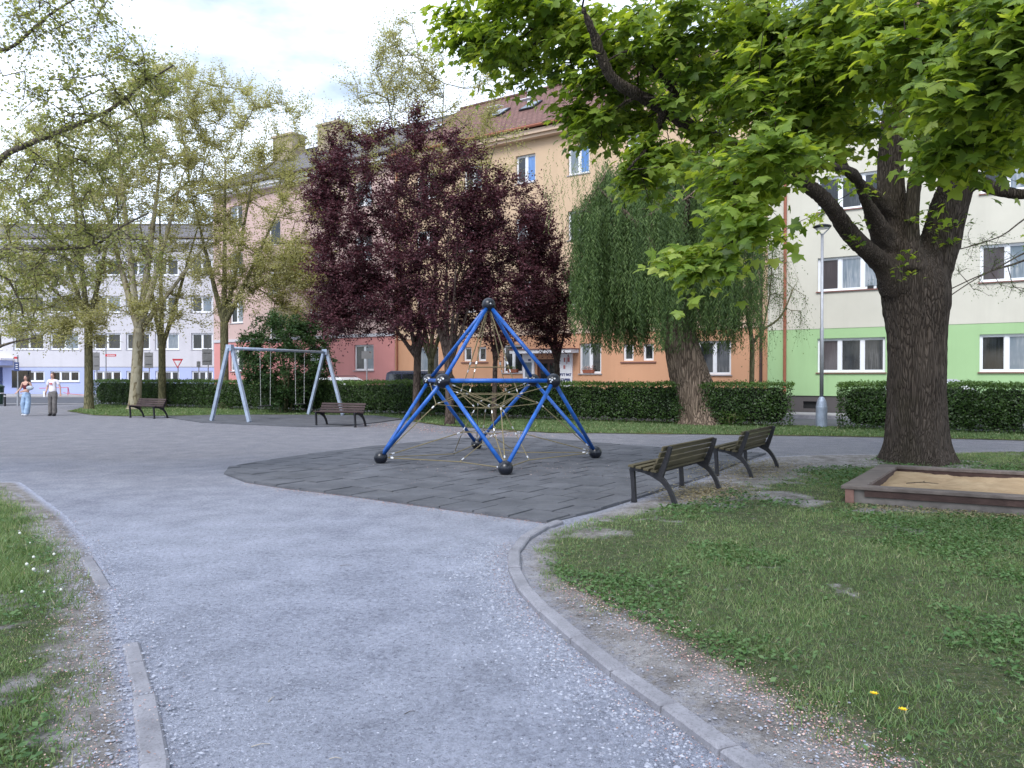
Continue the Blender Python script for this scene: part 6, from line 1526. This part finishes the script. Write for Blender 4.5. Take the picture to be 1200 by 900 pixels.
# ---- tree beyond the right edge: thin sprays with tiny leaves
rb = [[(13.6, 16.8, 0, .12), (13.5, 16.8, 2.4, .1), (13.4, 16.8, 5, .06)], [(13.45, 16.8, 3.1, .06)]+PL([(1230,305,16.5,.03),(1180,312,16.3,.022),(1150,322,16.2,.015),(1115,338,16.2,.008)]), [(13.45, 16.8, 2.9, .05)]+PL([(1240,290,16.3,.026),(1160,318,16.1,.014),(1105,352,16,.006)]), [(13.45, 16.8, 3.6, .05)]+PL([(1230,250,16.3,.024),(1170,278,16.1,.014),(1125,292,16,.006)])]
ra = np.concatenate([blob(26, 1150, 300, 16.2, 45, 28, .5), blob(16, 1170, 340, 16.2, 40, 10, .4), blob(18, 1130, 285, 16.1, 38, 22, .4), blob(12, 1110, 240, 16.1, 20, 26, .3), ell(40, (13.6, 16.8, 5), (1.6, 1.6, 1.8))])
tree('young_tree', 'sparse young tree beyond the right edge with thin sprays of tiny leaves', rb, ra, M['bark_dark'], M['lf_small'], T_OVAL, 12, .12, (.03, .05), r0=.0035, voxel=0, step=.3, up=0, droop=.1, kbr=4, ntw=3, tl=.25, tup=.1, pet=.015)
# twiggy sprays between downpipe and lamp
# ---- elder shrub behind the swing and a low shrub at the willow
def shrub(name, label, c, r, n, per, spread, size, mat, cat='shrub'):
    x, y, z = c; L = [[(x+dx*.2, y+dy*.2, 0, .04), (x+dx*.6, y+dy*.6, z*.8, .03), (x+dx, y+dy, z*1.3, .015)] for dx, dy in ((-r[0]*.5, 0), (r[0]*.4, .2), (0, -.3), (.1, .4), (-.2, .1))]
    return tree(name, label, L, ell(n, c, r, .2), M['bark_grey'], mat, T_OVAL, per, spread, size, None, cat, voxel=0, step=.35, kbr=4, flat=.9, droop=.2, zsq=.9, ntw=5, tl=max(.12, spread*1.6), tup=.1)
x, y, _ = P(335, 0, 31.6)
shrub('elder_shrub', 'tall dark green elder shrub growing behind the swing', (x, y, 2.3), (2.1, 1.5, 2.1), 330, 64, .24, (.08, .15), M['lf_shrub'])
x, y, _ = P(858, 0, 23.4)
shrub('small_shrub', 'low green shrub at the foot of the willow trunk', (x, y, .28), (.42, .35, .30), 40, 30, .07, (.03, .06), M['lf_small'])

# ---- hedges
def hedge(line, label, h, w, dens, seed, gap=0.0):
    r = empty('hedge', (line[0][0], line[0][1], 0), 0, label, 'hedge', 'clipped hedges along the street')
    Ls = [(Vector(a), Vector(b)) for a, b in segs(line)]; tot = sum((b-a).length for a, b in Ls); P_, N_, S_ = [], [], []
    o3 = np.array([line[0][0], line[0][1], 0])
    for a, b in Ls:
        L = (b-a).length; t = (b-a)/L; nn = Vector((t.y, -t.x)); n = int(L*dens); u = RNG.random(n)*L
        f = RNG.random(n); side = f < .62; top = (f >= .62) & (f < .92)
        hh = h+.05*(fbm(a.x+t.x*u, a.y+t.y*u, 1.3, seed)-.5)*2
        bulge = .10*(fbm(u+a.x, f*0+1, 1.1, seed+3)-.5)
        zz = np.where(side, RNG.random(n)**.85*hh, np.where(top, hh+RNG.normal(0, .035, n), RNG.random(n)*hh))
        bf = fbm((u+a.x)*1.0, zz, 2.6, seed+6)
        v = np.where(side, w/2+bulge+.16*(bf-.5)-np.abs(RNG.normal(0, .05, n))-.05*(zz < .25), RNG.uniform(-w/2, w/2, n)); v = np.where(side & (RNG.random(n) < .12), -w/2, v)
        keep = ~(side & (RNG.random(n) < gap*np.clip(1.2-zz/hh*1.4, 0, 1)*(bf < .5)))
        x = a.x+t.x*u+nn.x*v; y = a.y+t.y*u+nn.y*v; P_.append(np.stack([x, y, zz], 1)[keep]); q = np.where(side, 1.0, .2)
        N_.append(np.stack([nn.x*q+RNG.normal(0, .6, n), nn.y*q+RNG.normal(0, .6, n), np.where(side, .5, 1.2)+RNG.normal(0, .4, n)], 1)[keep])
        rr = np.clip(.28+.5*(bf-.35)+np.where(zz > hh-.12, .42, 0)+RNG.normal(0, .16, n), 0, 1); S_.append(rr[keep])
    p = np.concatenate(P_)-o3; n = len(p); a_ = RNG.normal(0, 1, (n, 3)); a_[:,2] = np.abs(a_[:,2])*.8
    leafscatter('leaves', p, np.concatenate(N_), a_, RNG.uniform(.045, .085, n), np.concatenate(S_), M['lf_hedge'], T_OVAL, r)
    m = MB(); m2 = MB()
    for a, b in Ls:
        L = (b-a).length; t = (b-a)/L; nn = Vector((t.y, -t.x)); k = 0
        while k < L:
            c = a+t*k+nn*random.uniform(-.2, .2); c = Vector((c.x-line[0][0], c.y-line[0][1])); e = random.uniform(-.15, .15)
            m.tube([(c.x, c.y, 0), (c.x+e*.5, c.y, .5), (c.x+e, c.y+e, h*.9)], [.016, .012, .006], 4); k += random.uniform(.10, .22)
        # dense near-black core, split in ragged lumps
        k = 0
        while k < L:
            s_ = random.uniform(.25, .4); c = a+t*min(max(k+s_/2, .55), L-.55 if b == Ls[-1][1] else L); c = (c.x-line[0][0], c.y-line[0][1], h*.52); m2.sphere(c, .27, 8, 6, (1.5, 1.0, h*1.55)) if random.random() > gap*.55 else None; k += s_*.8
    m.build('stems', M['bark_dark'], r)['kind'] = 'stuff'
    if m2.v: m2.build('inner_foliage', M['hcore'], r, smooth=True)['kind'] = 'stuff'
    return r
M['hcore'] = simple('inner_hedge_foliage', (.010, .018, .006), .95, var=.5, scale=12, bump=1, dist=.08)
hedge(HEDGE, 'long clipped green hedge running behind the swing, the purple trees and the willow', 1.30, .85, 2500, 1, .14)
hedge(HEDGE2, 'shorter clipped hedge behind the big maple, right of the street lamp', 1.30, .95, 3600, 2, .12)
